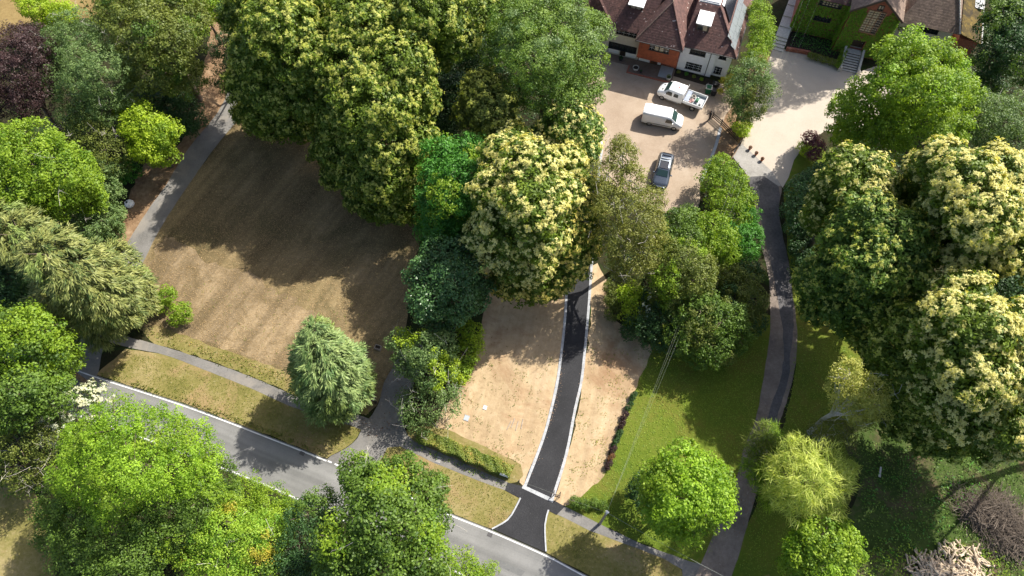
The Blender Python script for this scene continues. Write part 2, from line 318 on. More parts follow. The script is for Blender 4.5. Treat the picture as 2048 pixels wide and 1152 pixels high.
sheet('lane_mouth', [(653, 920), (662, 912), (692, 897), (716, 876), (722, 862), (728, 850), (745, 828), (757, 807), (768, 765), (785, 735), (800, 700), (845, 690), (835, 750), (815, 790), (805, 830), (815, 870), (830, 884), (801, 893), (775, 895), (765, 915), (735, 938), (700, 940), (687, 935)], 6, M['path'], .03)
sheet('footpath', [(800, 880), (820, 880), (901, 914), (977, 949), (1017, 965), (1010, 981), (953, 960), (871, 927), (801, 893)], 5, M['path'], .02, False)
sheet('footpath', [(1113, 1013), (1128, 1012), (1207, 1052), (1283, 1088), (1380, 1123), (1405, 1129), (1400, 1160), (1385, 1200), (1366, 1160), (1364, 1139), (1329, 1118), (1278, 1098), (1181, 1062), (1113, 1028)], 5, M['path'], .02, False)
sheet('country_lane', [(1466, 314), (1490, 345), (1508, 402), (1522, 491), (1538, 559), (1540, 660), (1536, 700), (1525, 768), (1512, 837), (1490, 891), (1471, 960), (1455, 1010), (1435, 1052), (1402, 1126), (1370, 1200), (1330, 1270), (1430, 1290), (1463, 1152), (1476, 1118), (1486, 1078), (1509, 1001), (1539, 891), (1564, 831), (1583, 768), (1594, 700), (1592, 640), (1584, 579), (1578, 529), (1566, 476), (1557, 417), (1563, 376), (1546, 346), (1482, 286)], 6, M['drive_old'], .04)
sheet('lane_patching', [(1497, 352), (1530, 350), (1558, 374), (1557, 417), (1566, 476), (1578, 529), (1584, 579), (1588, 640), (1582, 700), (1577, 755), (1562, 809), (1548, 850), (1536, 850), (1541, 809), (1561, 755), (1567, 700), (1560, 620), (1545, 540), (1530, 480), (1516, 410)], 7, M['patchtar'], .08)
sheet('ramp', [(1466, 314), (1482, 286), (1546, 345), (1562, 372), (1556, 372), (1527, 352), (1497, 354)], 8, M['concrete'], 0, False)
sheet('courtyard', [(1170, 90), (1240, 120), (1450, 170), (1460, 220), (1441, 258), (1425, 312), (1402, 362), (1392, 420), (1320, 422), (1200, 350), (1180, 300), (1170, 200)], 4, M['tan'], 0)
sheet('forecourt', [(1540, 95), (1573, 100), (1640, 112), (1672, 124), (1690, 136), (1712, 146), (1760, 130), (1790, 200), (1720, 270), (1650, 262), (1612, 288), (1588, 320), (1577, 355), (1565, 376), (1545, 344), (1480, 285), (1490, 262), (1500, 240), (1512, 180)], 9, M['cream'], 0, False)
sheet('planting_bed', [(1441, 258), (1455, 225), (1475, 200), (1520, 90), (1545, 95), (1515, 180), (1500, 240), (1482, 286), (1466, 314), (1450, 330), (1425, 312)], 10, M['litter'], .05)
sheet('house_border', [(1345, 138), (1418, 158), (1440, 168), (1436, 178), (1345, 152)], 7, M['soil_dark'], .02, False)
sheet('garden_bed', [(1575, 100), (1560, 60), (1600, 30), (1700, 60), (1690, 130), (1672, 124)], 7, M['soil_dark'], .02, False)
sheet('main_road', EDGE_U + EDGE_L, 9, M['road'], 0)
sheet('apron', [(1015, 965), (1010, 981), (1040, 997), (1030, 1018), (1015, 1040), (985, 1058), (1092, 1105), (1090, 1050), (1096, 1021), (1113, 1030), (1130, 1013), (1107, 1000), (1047, 973)], 8, M['tarmac'], 0, False)
DL = [(1049, 975), (1085, 881), (1101, 825), (1115, 762), (1125, 686), (1130, 635), (1134, 574), (1140, 510), (1150, 430), (1160, 350), (1178, 290)]
DR = [(1205, 292), (1198, 345), (1190, 440), (1184, 521), (1180, 579), (1176, 632), (1170, 698), (1163, 762), (1150, 820), (1132, 911), (1104, 1000)]
sheet('new_driveway', DL + DR, 6, M['tarmac'], 0)
def setts(name, px, width, ln, h, curve=True):
    "a row of separate stone blocks with open joints"
    P = smooth_poly([at(*p) for p in px], False, ln, 0, curve); b = MB()
    for i in range(len(P) - 1):
        d = P[i + 1] - P[i]; s = Vector((-d.y, d.x, 0)).normalized() * (width / 2 * random.uniform(.93, 1.05)); z = h + random.uniform(-.006, .008)
        a, c = P[i] + d * .01, P[i] + d * .985; b.hexa([(q.x, q.y, 0) for q in (a - s, c - s, c + s, a + s)], [(q.x, q.y, z) for q in (a - s, c - s, c + s, a + s)])
    o = b.build(name, M['kerb']); o['kind'] = 'structure'; return o
setts('drive_edging', DL, .27, .6, .05); setts('drive_edging', DR, .27, .6, .05)
setts('drive_edging', [(1045, 973), (1107, 1002)], .34, .42, .05, False)
sheet('road_repair', [(300, 822), (372, 852), (362, 866), (290, 836)], 9.6, M['patchroad'], 0, False)
sheet('road_repair', [(1000, 1120), (1050, 1143), (1042, 1153), (993, 1131)], 9.6, M['patchroad'], 0, False)
for x_, y_ in ((975, 1068), (600, 905)):
    ms = ribbon('drain_cover', [(x_, y_), (x_ + 9, y_ + 4)], .35, .037, .043, M['patchtar'], curve=False)
ribbon('kerb', [(984, 1058), (1015, 1040), (1030, 1018), (1041, 996)], .14, 0, .12, M['kerb'])
ribbon('kerb', [(1097, 1020), (1090, 1050), (1092, 1103)], .14, 0, .12, M['kerb'])
ribbon('courtyard_edging', [(1441, 256), (1432, 290), (1423, 314), (1402, 362)], .35, 0, .05, M['kerb'])
ribbon('path_kerb', [(620, 806), (650, 817), (690, 832)], .1, 0, .1, M['kerb'])
sh = [(x, y + 4) for x, y in EDGE_U]
m_ = ribbon('road_edge_line', sh[3:8], .12, .038, .042, M['line'])
ribbon('road_edge_line', sh[9:15], .12, .038, .042, M['line'])
ribbon('road_edge_line', [(x, y - 4) for x, y in EDGE_L[2:8]], .12, .038, .042, M['line'])
mk = MB(); A_, B_ = at(656, 922), at(850, 1008); dv = (B_ - A_); 
for k in range(14):
    a = A_ + dv * (k / 14); b = a + dv * (.55 / 14); s = Vector((-dv.y, dv.x, 0)).normalized() * .07
    mk.hexa([(p.x, p.y, .038) for p in (a - s, b - s, b + s, a + s)], [(p.x, p.y, .042) for p in (a - s, b - s, b + s, a + s)])
mk.build('road_dash_line', M['line'])['kind'] = 'structure'

# ---------------------------------------------------------------- foliage
def unit(a): return a / np.maximum(np.linalg.norm(a, axis=-1, keepdims=True), 1e-6)
def cards(name, C, T, Nn, ln, wd, tint, mat, parent, origin):
    "leaf-sized faces: centre C, long axis T, facing Nn"
    n = len(C); T = unit(T - Nn * np.sum(T * Nn, 1, keepdims=True)); B = np.cross(Nn, T)
    ln = np.broadcast_to(ln, (n,))[:, None]; wd = np.broadcast_to(wd, (n,))[:, None]; C = C - np.array(origin)
    V = np.stack([C - T * ln * .5, C + B * wd * .5 - T * ln * .08, C + T * ln * .5, C - B * wd * .5 - T * ln * .08], 1).reshape(-1, 3)
    me = bpy.data.meshes.new(name); me.vertices.add(4 * n); me.vertices.foreach_set('co', V.astype(np.float32).ravel())
    me.loops.add(4 * n); me.loops.foreach_set('vertex_index', np.arange(4 * n, dtype=np.int32))
    me.polygons.add(n); me.polygons.foreach_set('loop_start', np.arange(0, 4 * n, 4, dtype=np.int32))
    at_ = me.attributes.new('tint', 'FLOAT', 'FACE'); at_.data.foreach_set('value', np.clip(tint, 0, 1).astype(np.float32))
    me.update(calc_edges=True); return link(name, me, mat, parent)
def fib(n):
    i = np.arange(n) + .5; z = 1 - 2 * i / n; th = i * 2.399963 + rng.uniform(0, 6.28); r = np.sqrt(1 - z * z)
    return np.stack([r * np.cos(th), r * np.sin(th), z], 1)
STY = {  # clump radius, leaves per clump, leaf length, width, droop, normal noise, flatness of clump, coverage
    'broad': (.75, 60, .26, .16, .25, .5, .7, 1.6), 'chestnut': (.68, 56, .34, .17, .3, .4, .7, 2.1),
    'fine': (.6, 56, .20, .10, .6, .55, .8, 1.3), 'layer': (.7, 60, .24, .12, .2, .4, .4, 1.6),
    'shrub': (.45, 30, .20, .13, .2, .55, .8, 1.4), 'conifer': (.7, 44, .52, .095, .6, .4, .5, 2.4),
    'willow': (.55, 22, .95, .055, .3, .6, .9, 1.0), 'sparse': (.5, 26, .18, .11, .3, .6, .8, .9)}
CNT = [0]
def tree(name, label, cat, lobes, leaf, style='broad', group=None, bloom=None, bd=0, flat=.85, trunk=None, bark='bark', twigs=0, extra=None, hole=.1, base=None, hs=None):
    rc, nl, ll, lw, droop, nn, cf, cov = STY[style]
    Lb = []; hs = hs or (1.0 if max(l[3] for l in lobes) < 3.3 else 1.38)
    for l in lobes:
        l = (l[0], l[1], l[2], l[3] * (1 + (hs - 1) * min(1, max(0, (l[3] - 2) / 3.5)))); c = at(l[0], l[1], l[3]); r = l[2] / px_m(l[0], l[1], l[3]) * (1.08 if l[2] > 20 else 1); Lb.append((np.array(c), r, min(r * flat, l[3] - .15) if l[3] > .5 else r * flat))
    wsum = sum(r for c, r, q in Lb); bx = sum(c[:2] * r for c, r, q in Lb) / wsum
    if base: bx = np.array(at(*base))[:2]
    org = np.array([bx[0], bx[1], 0.0]); root = empty(name, tuple(org)); tag(root, label, cat, group)
    Ps, Ds, fills, RC, RF = [], [], [], [], []
    for i, (c, r, q) in enumerate(Lb):
        rcl = min(rc, r * .45); n = int(cov * 4 * r * r / (rcl * rcl)) + 6
        d = fib(n) + rng.normal(0, .12, (n, 3)); d = unit(d); d = d[d[:, 2] > -.55]
        ph = rng.uniform(0, 6.28, 4)
        k = 1 + .09 * np.sin(d[:, 0] * 4 + ph[0]) * np.sin(d[:, 1] * 5 + ph[1]) + .07 * np.sin(d[:, 2] * 7 + d[:, 0] * 6 + ph[2]) + rng.uniform(-.15, .12, len(d))
        p = c + d * np.array([r, r, q]) * (k - rcl / r * .45)[:, None]
        keep = rng.random(len(p)) > hole
        for j, (c2, r2, q2) in enumerate(Lb):
            if j != i: keep &= np.linalg.norm((p - c2) / np.array([r2, r2, q2]), axis=1) > .80
        keep &= p[:, 2] > .1
        Ps.append(p[keep]); Ds.append(d[keep]); RC.append(np.full(keep.sum(), rcl))
        nf = int(.35 * n); df = unit(rng.normal(0, 1, (nf, 3))); df[:, 2] = np.abs(df[:, 2]) * .8 - .2
        fills.append(c + df * np.array([r, r, q]) * .62); RF.append(np.full(nf, rcl))
    P = np.concatenate(Ps); D = np.concatenate(Ds); Fl = np.concatenate(fills); D2 = np.concatenate([D, unit(Fl - Fl.mean(0) + 1e-3)])
    P2 = np.concatenate([P, Fl]); P2[:, 2] = np.maximum(P2[:, 2], .15); K_ = len(P2); RR = np.concatenate(RC + RF)
    ct = rng.normal(0, .17, K_)
    def leaves(Pc, Dc, ctc, rr, nl):
        k = len(Pc); q = unit(rng.normal(0, 1, (k, nl, 3)) + Dc[:, None] * .75); rad = rng.random((k, nl, 1)) ** .4
        sz = rr[:, None, None] * rng.uniform(.75, 1.35, (k, 1, 1)); lsc = np.repeat(np.clip(rr / rc, .45, 1), nl)
        if style == 'conifer':
            o = Dc.copy(); o[:, 2] = -.25; o = unit(o) + np.array([.30, -.35, -.12]) * .0
            f = unit(o[:, None] + rng.normal(0, .42, (k, nl, 3)) * np.array([1, 1, .5]))
            C = Pc[:, None] + f * rng.uniform(.0, 1.0, (k, nl, 1)) * sz * 1.1 + rng.normal(0, .07, (k, nl, 3)); T = f
            Nn = unit(np.array([0, 0, .75]) + Dc[:, None] * .55 + rng.normal(0, nn, (k, nl, 3)))
        elif style == 'willow':
            C = Pc[:, None] + q * rad * sz * np.array([1, 1, cf]); T = unit(Dc[:, None] * 1.0 + rng.normal(0, .55, (k, nl, 3)))
            Nn = unit(Dc[:, None] * .5 + np.array([0, 0, .6]) + rng.normal(0, nn, (k, nl, 3)))
        else:
            C = Pc[:, None] + q * rad * sz * np.array([1, 1, cf])
            Nn = unit(q * .45 + Dc[:, None] * .3 + np.array([0, 0, .45]) + rng.normal(0, nn, (k, nl, 3)))
            T = unit(rng.normal(0, 1, (k, nl, 3)) + Dc[:, None] * .5 + np.array([0, 0, -droop * 2]))
        t = .42 + ctc[:, None] + rng.normal(0, .15, (k, nl)); C = C.reshape(-1, 3); C[:, 2] = np.maximum(C[:, 2], .05)
        m = len(C); return C, T.reshape(-1, 3), Nn.reshape(-1, 3), lsc * ll * rng.uniform(.7, 1.25, m), lsc * lw * rng.uniform(.75, 1.25, m), t.ravel()
    sel = np.zeros(K_, bool)
    if extra: sel[:len(P)] = rng.random(len(P)) < .9; sel[:len(P)] &= (np.sin(P[:, 0] * .9 + 1) * np.sin(P[:, 1] * .8 + 2) > .55 - extra[1])
    a = leaves(P2[~sel], D2[~sel], ct[~sel], RR[~sel], nl); cards('crown', *a, L[leaf], root, org); CNT[0] += len(a[0])
    if extra and sel.any():
        a = leaves(P2[sel], D2[sel], ct[sel], RR[sel], nl); cards('turned_foliage' if extra[0] in ('orange', 'redbrown') else 'young_foliage', *a, L[extra[0]], root, org); CNT[0] += len(a[0])
    if bloom:
        k = int(len(P) * bd * 3.0); idx = rng.integers(0, len(P), k); up = (D[idx][:, 2] > -.25); idx = idx[up]; k = len(idx)
        cb = rng.random(len(P)); patch = np.sin(P[idx][:, 0] * .7) * np.cos(P[idx][:, 1] * .6 + 1) * .5 + cb[idx] * 1.3; idx = idx[patch > .25]; k = len(idx)
        ax = unit(D[idx] + np.array([0, 0, .45]) + rng.normal(0, .3, (k, 3))); S = P[idx] + ax * RR[idx][:, None] * np.array([.95, .95, .8]) + rng.normal(0, .14, (k, 3))
        nb = 8; rd = rng.normal(0, 1, (k, nb, 3)); rd = unit(rd - ax[:, None] * np.sum(rd * ax[:, None], 2, keepdims=True))
        T = unit(rd + ax[:, None] * rng.uniform(.15, .9, (k, nb, 1))); C = S[:, None] + T * .12
        Nn = unit(ax[:, None] + rng.normal(0, .25, (k, nb, 3))); m = k * nb
        t = (.5 + rng.normal(0, .25, (k, 1)) + rng.normal(0, .1, (k, nb))).ravel()
        cards('blossom', C.reshape(-1, 3), T.reshape(-1, 3), Nn.reshape(-1, 3), .26 * rng.uniform(.6, 1.25, m), .09 * rng.uniform(.7, 1.3, m), t, L[bloom], root, org); CNT[0] += m
    zt = max(c[2] for c, r, q in Lb); rt = trunk or max(.06, min(.45, wsum / len(Lb) * .07 + zt * .012))
    b = MB(); top = Vector((*(np.mean([c[:2] for c, r, q in Lb], 0) - org[:2]), zt * .55))
    b.tube([(0, 0, -.3), (0, 0, .25), top * .5 + Vector((random.uniform(-.2, .2), .1, 0)), top], [rt * 1.35, rt, rt * .8, rt * .55], 8)
    for c, r, q in Lb:
        e = Vector(c - org); st = top * random.uniform(.6, 1); mid = st.lerp(e, .5) + Vector((0, 0, -.25 * r * .3))
        b.tube([st, mid, e], [rt * .5, rt * .36, rt * .2], 6, cap=False)
        near = P[np.linalg.norm(P - c, axis=1) < r * 1.1]
        for k in range(min(len(near), 7)):
            pp = Vector(near[rng.integers(0, len(near))] - org); b.tube([e, e.lerp(pp, .5) + Vector((0, 0, .1)), pp], [rt * .2, rt * .13, .02], 5, cap=False)
    b.build('trunk', M[bark], root, True)
    if twigs:
        for k in range(twigs):
            tb = MB()
            j = rng.integers(0, len(P)); pp = Vector(P[j] - org); dd = Vector(D[j]); dd.z = abs(dd.z) * .3 + .3
            sd_ = Vector(rng.normal(0, 1, 3)).normalized(); e = pp + dd * rc * 1.1
            s0 = e - sd_ * random.uniform(.5, 1.3); s1 = e + sd_ * random.uniform(.5, 1.2) + Vector((0, 0, .1))
            tb.tube([s0, e + Vector(rng.normal(0, .12, 3)), s1], [.015, .012, .006], 4, cap=False)
            for _ in range(4):
                q0 = e.lerp(s1, random.uniform(0, .9)); tb.tube([q0, q0 + Vector(rng.normal(0, .3, 3))], [.012, .005], 3, cap=False)
            tb.build('bare_branch', M['bark_pale'], root)
    return root
def inside(px, pts):
    x, y = px[:, 0], px[:, 1]; r = np.zeros(len(px), bool); n = len(pts)
    for i in range(n):
        (x1, y1), (x2, y2) = pts[i], pts[(i + 1) % n]
        c = ((y1 > y) != (y2 > y)) & (x < (x2 - x1) * (y - y1) / (y2 - y1 + 1e-9) + x1); r ^= c
    return r
def scatter(name, label, cat, poly, dens, leaf, size, h, rough=.9, upright=False, tuft=1, spread=.12):
    W = [tuple(at(*p))[:2] for p in poly]; xs, ys = zip(*W); A = (max(xs) - min(xs)) * (max(ys) - min(ys)); n = int(A * dens)
    q = np.stack([rng.uniform(min(xs), max(xs), n), rng.uniform(min(ys), max(ys), n)], 1); q = q[inside(q, W)]
    nz = np.sin(q[:, 0] * 1.3 + np.sin(q[:, 1] * 1.9)) * np.sin(q[:, 1] * 1.1 + 2 * np.sin(q[:, 0] * .7)); q = q[nz + rng.normal(0, .5, len(q)) > -rough]
    q = np.repeat(q, tuft, 0) + rng.normal(0, spread, (len(q) * tuft, 2)); n = len(q)
    hh = h * rng.random(n) ** .7; C = np.column_stack([q, hh * .5 + .03 if upright else hh + .03])
    if upright: T = unit(np.column_stack([rng.normal(0, .5, (n, 2)), np.ones(n)])); Nn = unit(np.column_stack([rng.normal(0, 1, (n, 2)), rng.uniform(0, .6, n)]))
    else: T = unit(rng.normal(0, 1, (n, 3))); Nn = unit(np.column_stack([rng.normal(0, .5, (n, 2)), np.ones(n)]))
    o = cards(name, C, T, Nn, size * rng.uniform(.6, 1.3, n), size * .55 * rng.uniform(.6, 1.3, n), .45 + rng.normal(0, .22, n), L[leaf], None, (0, 0, 0)); CNT[0] += n
    o['kind'] = 'stuff'; tag(o, label, cat); return o
BEHIND = (1900, -250)
# ---------------------------------------------------------------- trees and shrubs
def plant_trees():
    B2 = BEHIND
    CT = 'sweet chestnut trees in flower'; T_ = tree
    # top left wood
    T_('copper_beech', 'dark purple copper beech at the far left edge', 'tree', [(30, 120, 68, 9), (62, 90, 38, 8), (58, 190, 50, 7), (10, 210, 58, 6), (85, 140, 34, 7), (-50, 150, 80, 8)], 'copper', 'fine', hole=.14)
    T_('lime_tree', 'small yellow-green tree at the top left beside the parched pasture', 'tree', [(70, 10, 28, 4.5), (95, 35, 25, 3.5), (125, 25, 24, 4), (60, -20, 30, 4)], 'yellowlime')
    T_('ash_tree', 'grey-green ash with pale bare twigs beside the copper beech', 'tree', [(155, 75, 52, 9), (195, 140, 58, 9), (140, 160, 45, 7), (215, 200, 48, 6.5), (120, 110, 38, 7), (165, 225, 45, 5.5)], 'greygreen', 'fine', twigs=26, hole=.2)
    T_('oak_tree', 'olive green oak with shaded lower side left of the sunlit dry strip', 'tree', [(270, 45, 62, 10), (335, 85, 60, 9), (240, 10, 50, 9), (370, 40, 45, 8), (300, 140, 55, 7), (365, 150, 42, 5.5), (330, -30, 70, 9)], 'olive', 'broad', extra=('oak', .1))
    T_('hazel_shrub', 'dark green hazel in deep shade at the top of the side lane', 'shrub', [(350, 215, 42, 3), (310, 200, 40, 3), (375, 245, 28, 2)], 'dark')
    T_('laurel_shrub', 'narrow green shrub at the top edge left of the big chestnuts', 'shrub', [(440, 20, 25, 4), (400, -10, 30, 5), (385, 60, 25, 4)], 'bright')
    T_('yew_tree', 'dark green yew at the left edge of the chestnut group', 'tree', [(455, 100, 30, 5), (462, 160, 32, 4.5), (470, 30, 34, 6)], 'dark', 'fine', flat=1.1)
    T_('maple_tree', 'small glowing lime-green maple beside the side lane', 'tree', [(280, 245, 36, 5.5), (320, 265, 34, 5), (295, 290, 36, 4.5), (325, 310, 26, 3.2), (255, 220, 26, 5)], 'yellowlime', extra=('bright', .1))
    T_('hawthorn_tree', 'twiggy olive hawthorn left of the lime-green maple', 'tree', [(175, 265, 42, 5.5), (210, 300, 40, 5), (160, 300, 30, 4.5), (230, 335, 28, 3.5), (185, 235, 35, 5)], 'olive', 'sparse', twigs=22)
    T_('bramble_shrub', 'small mid-green shrub under the lime-green maple', 'shrub', [(262, 345, 20, 1.6), (248, 330, 18, 1.8), (240, 352, 18, 1.4)], 'emerald', 'shrub')
    T_('sycamore_tree', 'broad bright green tree at the left edge above the feathery conifer', 'tree', [(50, 310, 66, 8.5), (120, 345, 60, 8), (40, 375, 60, 7.5), (110, 395, 48, 6.5), (165, 375, 38, 5.5), (185, 405, 26, 4.5), (-20, 340, 80, 8), (20, 425, 45, 5.5)], 'bright', 'broad', twigs=6)
    T_('ivy_shrub', 'blue-green ivy mound between the bright tree and the side lane', 'shrub', [(195, 350, 36, 4), (215, 385, 28, 3.5), (200, 440, 38, 3), (226, 432, 22, 2), (170, 460, 40, 3.2), (225, 465, 22, 1.8)], 'greygreen', 'shrub')
    T_('weeping_cypress', 'large feathery yellow-green cypress with drooping sprays at the left', 'tree', [(45, 475, 52, 9), (105, 510, 55, 10), (160, 545, 58, 9), (215, 580, 55, 7.5), (170, 610, 52, 6), (235, 620, 45, 4.5), (120, 590, 50, 6.5), (265, 570, 36, 4.5), (205, 655, 36, 3), (0, 450, 50, 8), (285, 610, 24, 2.5), (230, 520, 34, 5)], 'conifer', 'conifer', extra=('conifer_g', -.2), hole=.08)
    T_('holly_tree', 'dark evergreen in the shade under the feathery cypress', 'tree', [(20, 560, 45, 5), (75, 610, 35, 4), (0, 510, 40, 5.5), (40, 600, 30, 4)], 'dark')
    T_('box_shrub', 'bright green rounded shrub on the dry lawn beside the cypress', 'shrub', [(334, 592, 20, 1.5), (322, 610, 14, 1.2)], 'bright', 'shrub')
    T_('laurel_shrub', 'bright green shrub just below and right of its rounded neighbour on the dry lawn', 'shrub', [(360, 622, 20, 1.5), (352, 638, 14, 1.1), (370, 635, 13, 1)], 'bright', 'shrub')
    T_('oak_tree', 'green oak at the left edge above the road end', 'tree', [(55, 665, 52, 8.5), (100, 705, 45, 7), (25, 710, 50, 7), (135, 720, 28, 5), (-30, 670, 60, 8)], 'bright', 'broad', extra=('oak', .2))
    T_('oak_tree', 'round green oak at the left edge just below the road end', 'tree', [(50, 785, 48, 8), (100, 790, 38, 6.5), (20, 820, 45, 7), (-30, 770, 50, 7), (115, 765, 24, 5)], 'oak', 'broad', extra=('bright', .3))
    T_('elder_shrub', 'pale-flowered elder with silvery twigs beside the road', 'shrub', [(150, 815, 36, 4.5), (185, 795, 26, 4), (120, 850, 34, 4.5), (190, 830, 25, 4)], 'greygreen', 'sparse', bloom='white_bloom', bd=2.6, twigs=10)
    T_('hawthorn_tree', 'scruffy olive hawthorn with bleached bare branches at the left edge', 'tree', [(35, 880, 42, 5.5), (85, 880, 35, 5), (30, 935, 38, 4.5), (80, 930, 26, 4), (-10, 900, 40, 5), (50, 965, 26, 3)], 'olive', 'sparse', twigs=30)
    T_('ash_tree', 'large sunlit bright green ash overhanging the road at the lower left', 'tree', [(235, 860, 62, 10), (310, 870, 58, 9.5), (190, 920, 60, 9), (270, 935, 70, 10.5), (350, 930, 58, 9), (150, 960, 45, 7), (385, 875, 36, 7.5), (225, 1000, 52, 7.5), (395, 960, 40, 7), (160, 880, 38, 7.5), (420, 915, 26, 6)], 'lime', 'fine', extra=('bright', .25), hole=.12)
    T_('oak_tree', 'darker mid-green oak right of the sunlit ash by the road', 'tree', [(400, 1000, 48, 7), (345, 1010, 48, 7), (430, 950, 36, 5.5), (450, 1000, 32, 5), (300, 1040, 48, 6.5), (360, 1070, 50, 6)], 'oak', 'fine', extra=('bright', .15))
    T_('hornbeam_tree', 'shaded dark green tree at the lower left corner below the sunlit ash', 'tree', [(150, 1040, 52, 5.5), (210, 1080, 58, 6), (110, 1010, 36, 4.5), (270, 1110, 56, 6), (160, 1110, 48, 4.5), (250, 1160, 60, 5), (100, 1070, 28, 3.2)], 'oak', 'fine')
    T_('hazel_shrub', 'bright green roadside scrub below the lower road edge line', 'shrub', [(495, 975, 26, 2.6), (535, 1000, 28, 2.6), (575, 1020, 26, 2.6), (470, 1010, 30, 3.2), (515, 1030, 32, 3.2), (560, 1045, 28, 3)], 'bright', 'fine')
    T_('field_maple', 'green field maple turning orange at the bottom left of centre', 'tree', [(440, 1060, 44, 6.5), (505, 1075, 42, 6.5), (545, 1060, 36, 6), (455, 1120, 46, 6), (520, 1130, 44, 5.5), (400, 1110, 38, 5.5), (470, 1170, 50, 5)], 'autumn', 'fine', extra=('orange', -.05), twigs=8)
    T_('yew_tree', 'deep green tree between the orange-tinged maple and the big central oak', 'tree', [(615, 1030, 40, 6.5), (600, 1085, 44, 6), (640, 1120, 44, 6), (580, 1140, 50, 5.5), (650, 1010, 30, 5)], 'dark', 'fine', extra=('oak', .2))
    T_('oak_tree', 'big mid-green oak at the bottom centre overhanging the road', 'tree', [(760, 1040, 66, 10.5), (700, 1080, 56, 9.5), (820, 1070, 56, 9), (740, 980, 48, 8.5), (715, 945, 34, 7), (800, 955, 44, 7.5), (835, 1005, 46, 7.5), (770, 1120, 66, 9), (850, 1120, 48, 7.5), (690, 1140, 54, 8), (870, 970, 26, 5.5), (860, 1040, 34, 6.5)], 'oak', 'broad', extra=('bright', .15), twigs=14)
    T_('hazel_shrub', 'light green shrub tip at the bottom edge right of the big central oak', 'shrub', [(925, 1135, 32, 4), (890, 1160, 40, 4.5), (975, 1148, 22, 3.5), (940, 1175, 36, 4)], 'bright', 'fine')
    # chestnut group, top centre
    T_('chestnut_tree', 'flowering chestnut standing over the top end of the side lane', 'tree', [(560, 55, 66, 12), (520, 110, 50, 9.5), (610, 110, 60, 10.5), (580, 10, 58, 12), (495, 170, 40, 6), (560, 180, 55, 7), (610, 190, 48, 7), (530, 220, 40, 4.5), (590, 235, 38, 4), (480, 40, 34, 8), (520, -30, 60, 11), (495, 225, 26, 3), (550, 250, 30, 2.2), (515, 240, 26, 2), (590, 255, 30, 2.4), (625, 235, 34, 3)], 'chestnut', 'chestnut', CT, 'blossom', 1.7, hs=1.45)
    T_('chestnut_tree', 'largest flowering chestnut, its crown reaching down over the dry lawn', 'tree', [(730, 60, 74, 13.5), (700, 130, 68, 12.5), (790, 130, 70, 12.5), (745, 200, 74, 11.5), (820, 200, 52, 10), (690, 225, 52, 8.5), (760, 285, 62, 8.5), (700, 300, 48, 6), (820, 280, 46, 8), (770, 350, 55, 6), (720, 355, 40, 4.5), (800, 395, 40, 4), (660, 270, 34, 5), (820, 350, 34, 5), (655, 305, 30, 2.8), (680, 345, 32, 2.6), (725, 390, 34, 2.4), (760, 410, 32, 2.2), (800, 420, 30, 2.4), (830, 415, 26, 2.4)], 'chestnut', 'chestnut', CT, 'blossom', 1.7, hs=1.2)
    T_('chestnut_tree', 'flowering chestnut at the top edge between the largest chestnut and the green beech', 'tree', [(850, 20, 68, 12.5), (910, 70, 48, 10), (860, 100, 42, 8.5), (930, 10, 56, 11), (650, -10, 66, 12), (780, -20, 70, 12.5)], 'chestnut', 'chestnut', CT, 'blossom', 1.7)
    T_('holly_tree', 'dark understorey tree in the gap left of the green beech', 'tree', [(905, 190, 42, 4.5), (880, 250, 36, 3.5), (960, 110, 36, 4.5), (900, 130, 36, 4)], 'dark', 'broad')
    T_('beech_tree', 'large plain green beech beside the tiled house', 'tree', [(1050, 50, 64, 12), (1115, 40, 62, 12), (1080, 115, 66, 12.5), (1145, 110, 58, 11), (1010, 100, 44, 9.5), (1110, 180, 56, 9.5), (1165, 175, 42, 8), (1040, 180, 42, 8), (1180, 60, 38, 8.5), (1080, -25, 70, 11), (1000, 30, 44, 9)], 'beech', 'layer', extra=('greygreen', .2))
    T_('chestnut_tree', 'small yellowish flowering chestnut at the foot of the green beech', 'tree', [(965, 180, 38, 8), (985, 220, 42, 8), (950, 225, 34, 7), (1000, 265, 36, 7), (975, 275, 30, 6)], 'olive', 'chestnut', CT, 'blossom', 3.0)
    T_('chestnut_tree', 'pale-dotted green chestnut hard against the left side of the tan courtyard', 'tree', [(1130, 250, 46, 8), (1165, 255, 36, 7), (1100, 285, 40, 7), (1150, 300, 40, 6.5), (1175, 290, 22, 5.5)], 'oak', 'chestnut', CT, 'blossom_cream', 1.4)
    T_('maple_tree', 'emerald green maple between the dry lawn and the cream chestnut', 'tree', [(880, 305, 34, 8.5), (935, 300, 32, 8.5), (870, 345, 32, 8), (925, 345, 36, 9), (905, 385, 42, 8.5), (870, 400, 34, 7), (940, 400, 32, 7), (890, 440, 44, 6), (935, 460, 34, 5), (865, 455, 30, 4.5)], 'emerald', 'broad', extra=('bright', .3))
    T_('chestnut_tree', 'cream-flowered chestnut overhanging the top of the new driveway', 'tree', [(1010, 310, 42, 10.5), (1060, 340, 56, 12), (1000, 385, 50, 11), (1065, 410, 58, 12), (1110, 390, 44, 10.5), (1010, 455, 50, 9.5), (1075, 475, 48, 9), (975, 470, 40, 7.5), (1020, 510, 40, 7), (1060, 530, 40, 6), (1130, 330, 34, 9), (1030, 280, 28, 9)], 'chestnut', 'chestnut', CT, 'blossom_cream', 3.6)
    T_('chestnut_tree', 'chestnut with shade put into its blossom colour, low over the driveway behind the cream one', 'tree', [(1120, 470, 46, 6.5), (1160, 430, 40, 6.5), (1135, 520, 44, 5), (1085, 555, 44, 4.2), (1030, 555, 42, 4), (1165, 490, 34, 5), (1115, 560, 30, 3.5), (1160, 380, 32, 7)], 'chestnut', 'chestnut', CT, 'blossom_shaded', 2.2)
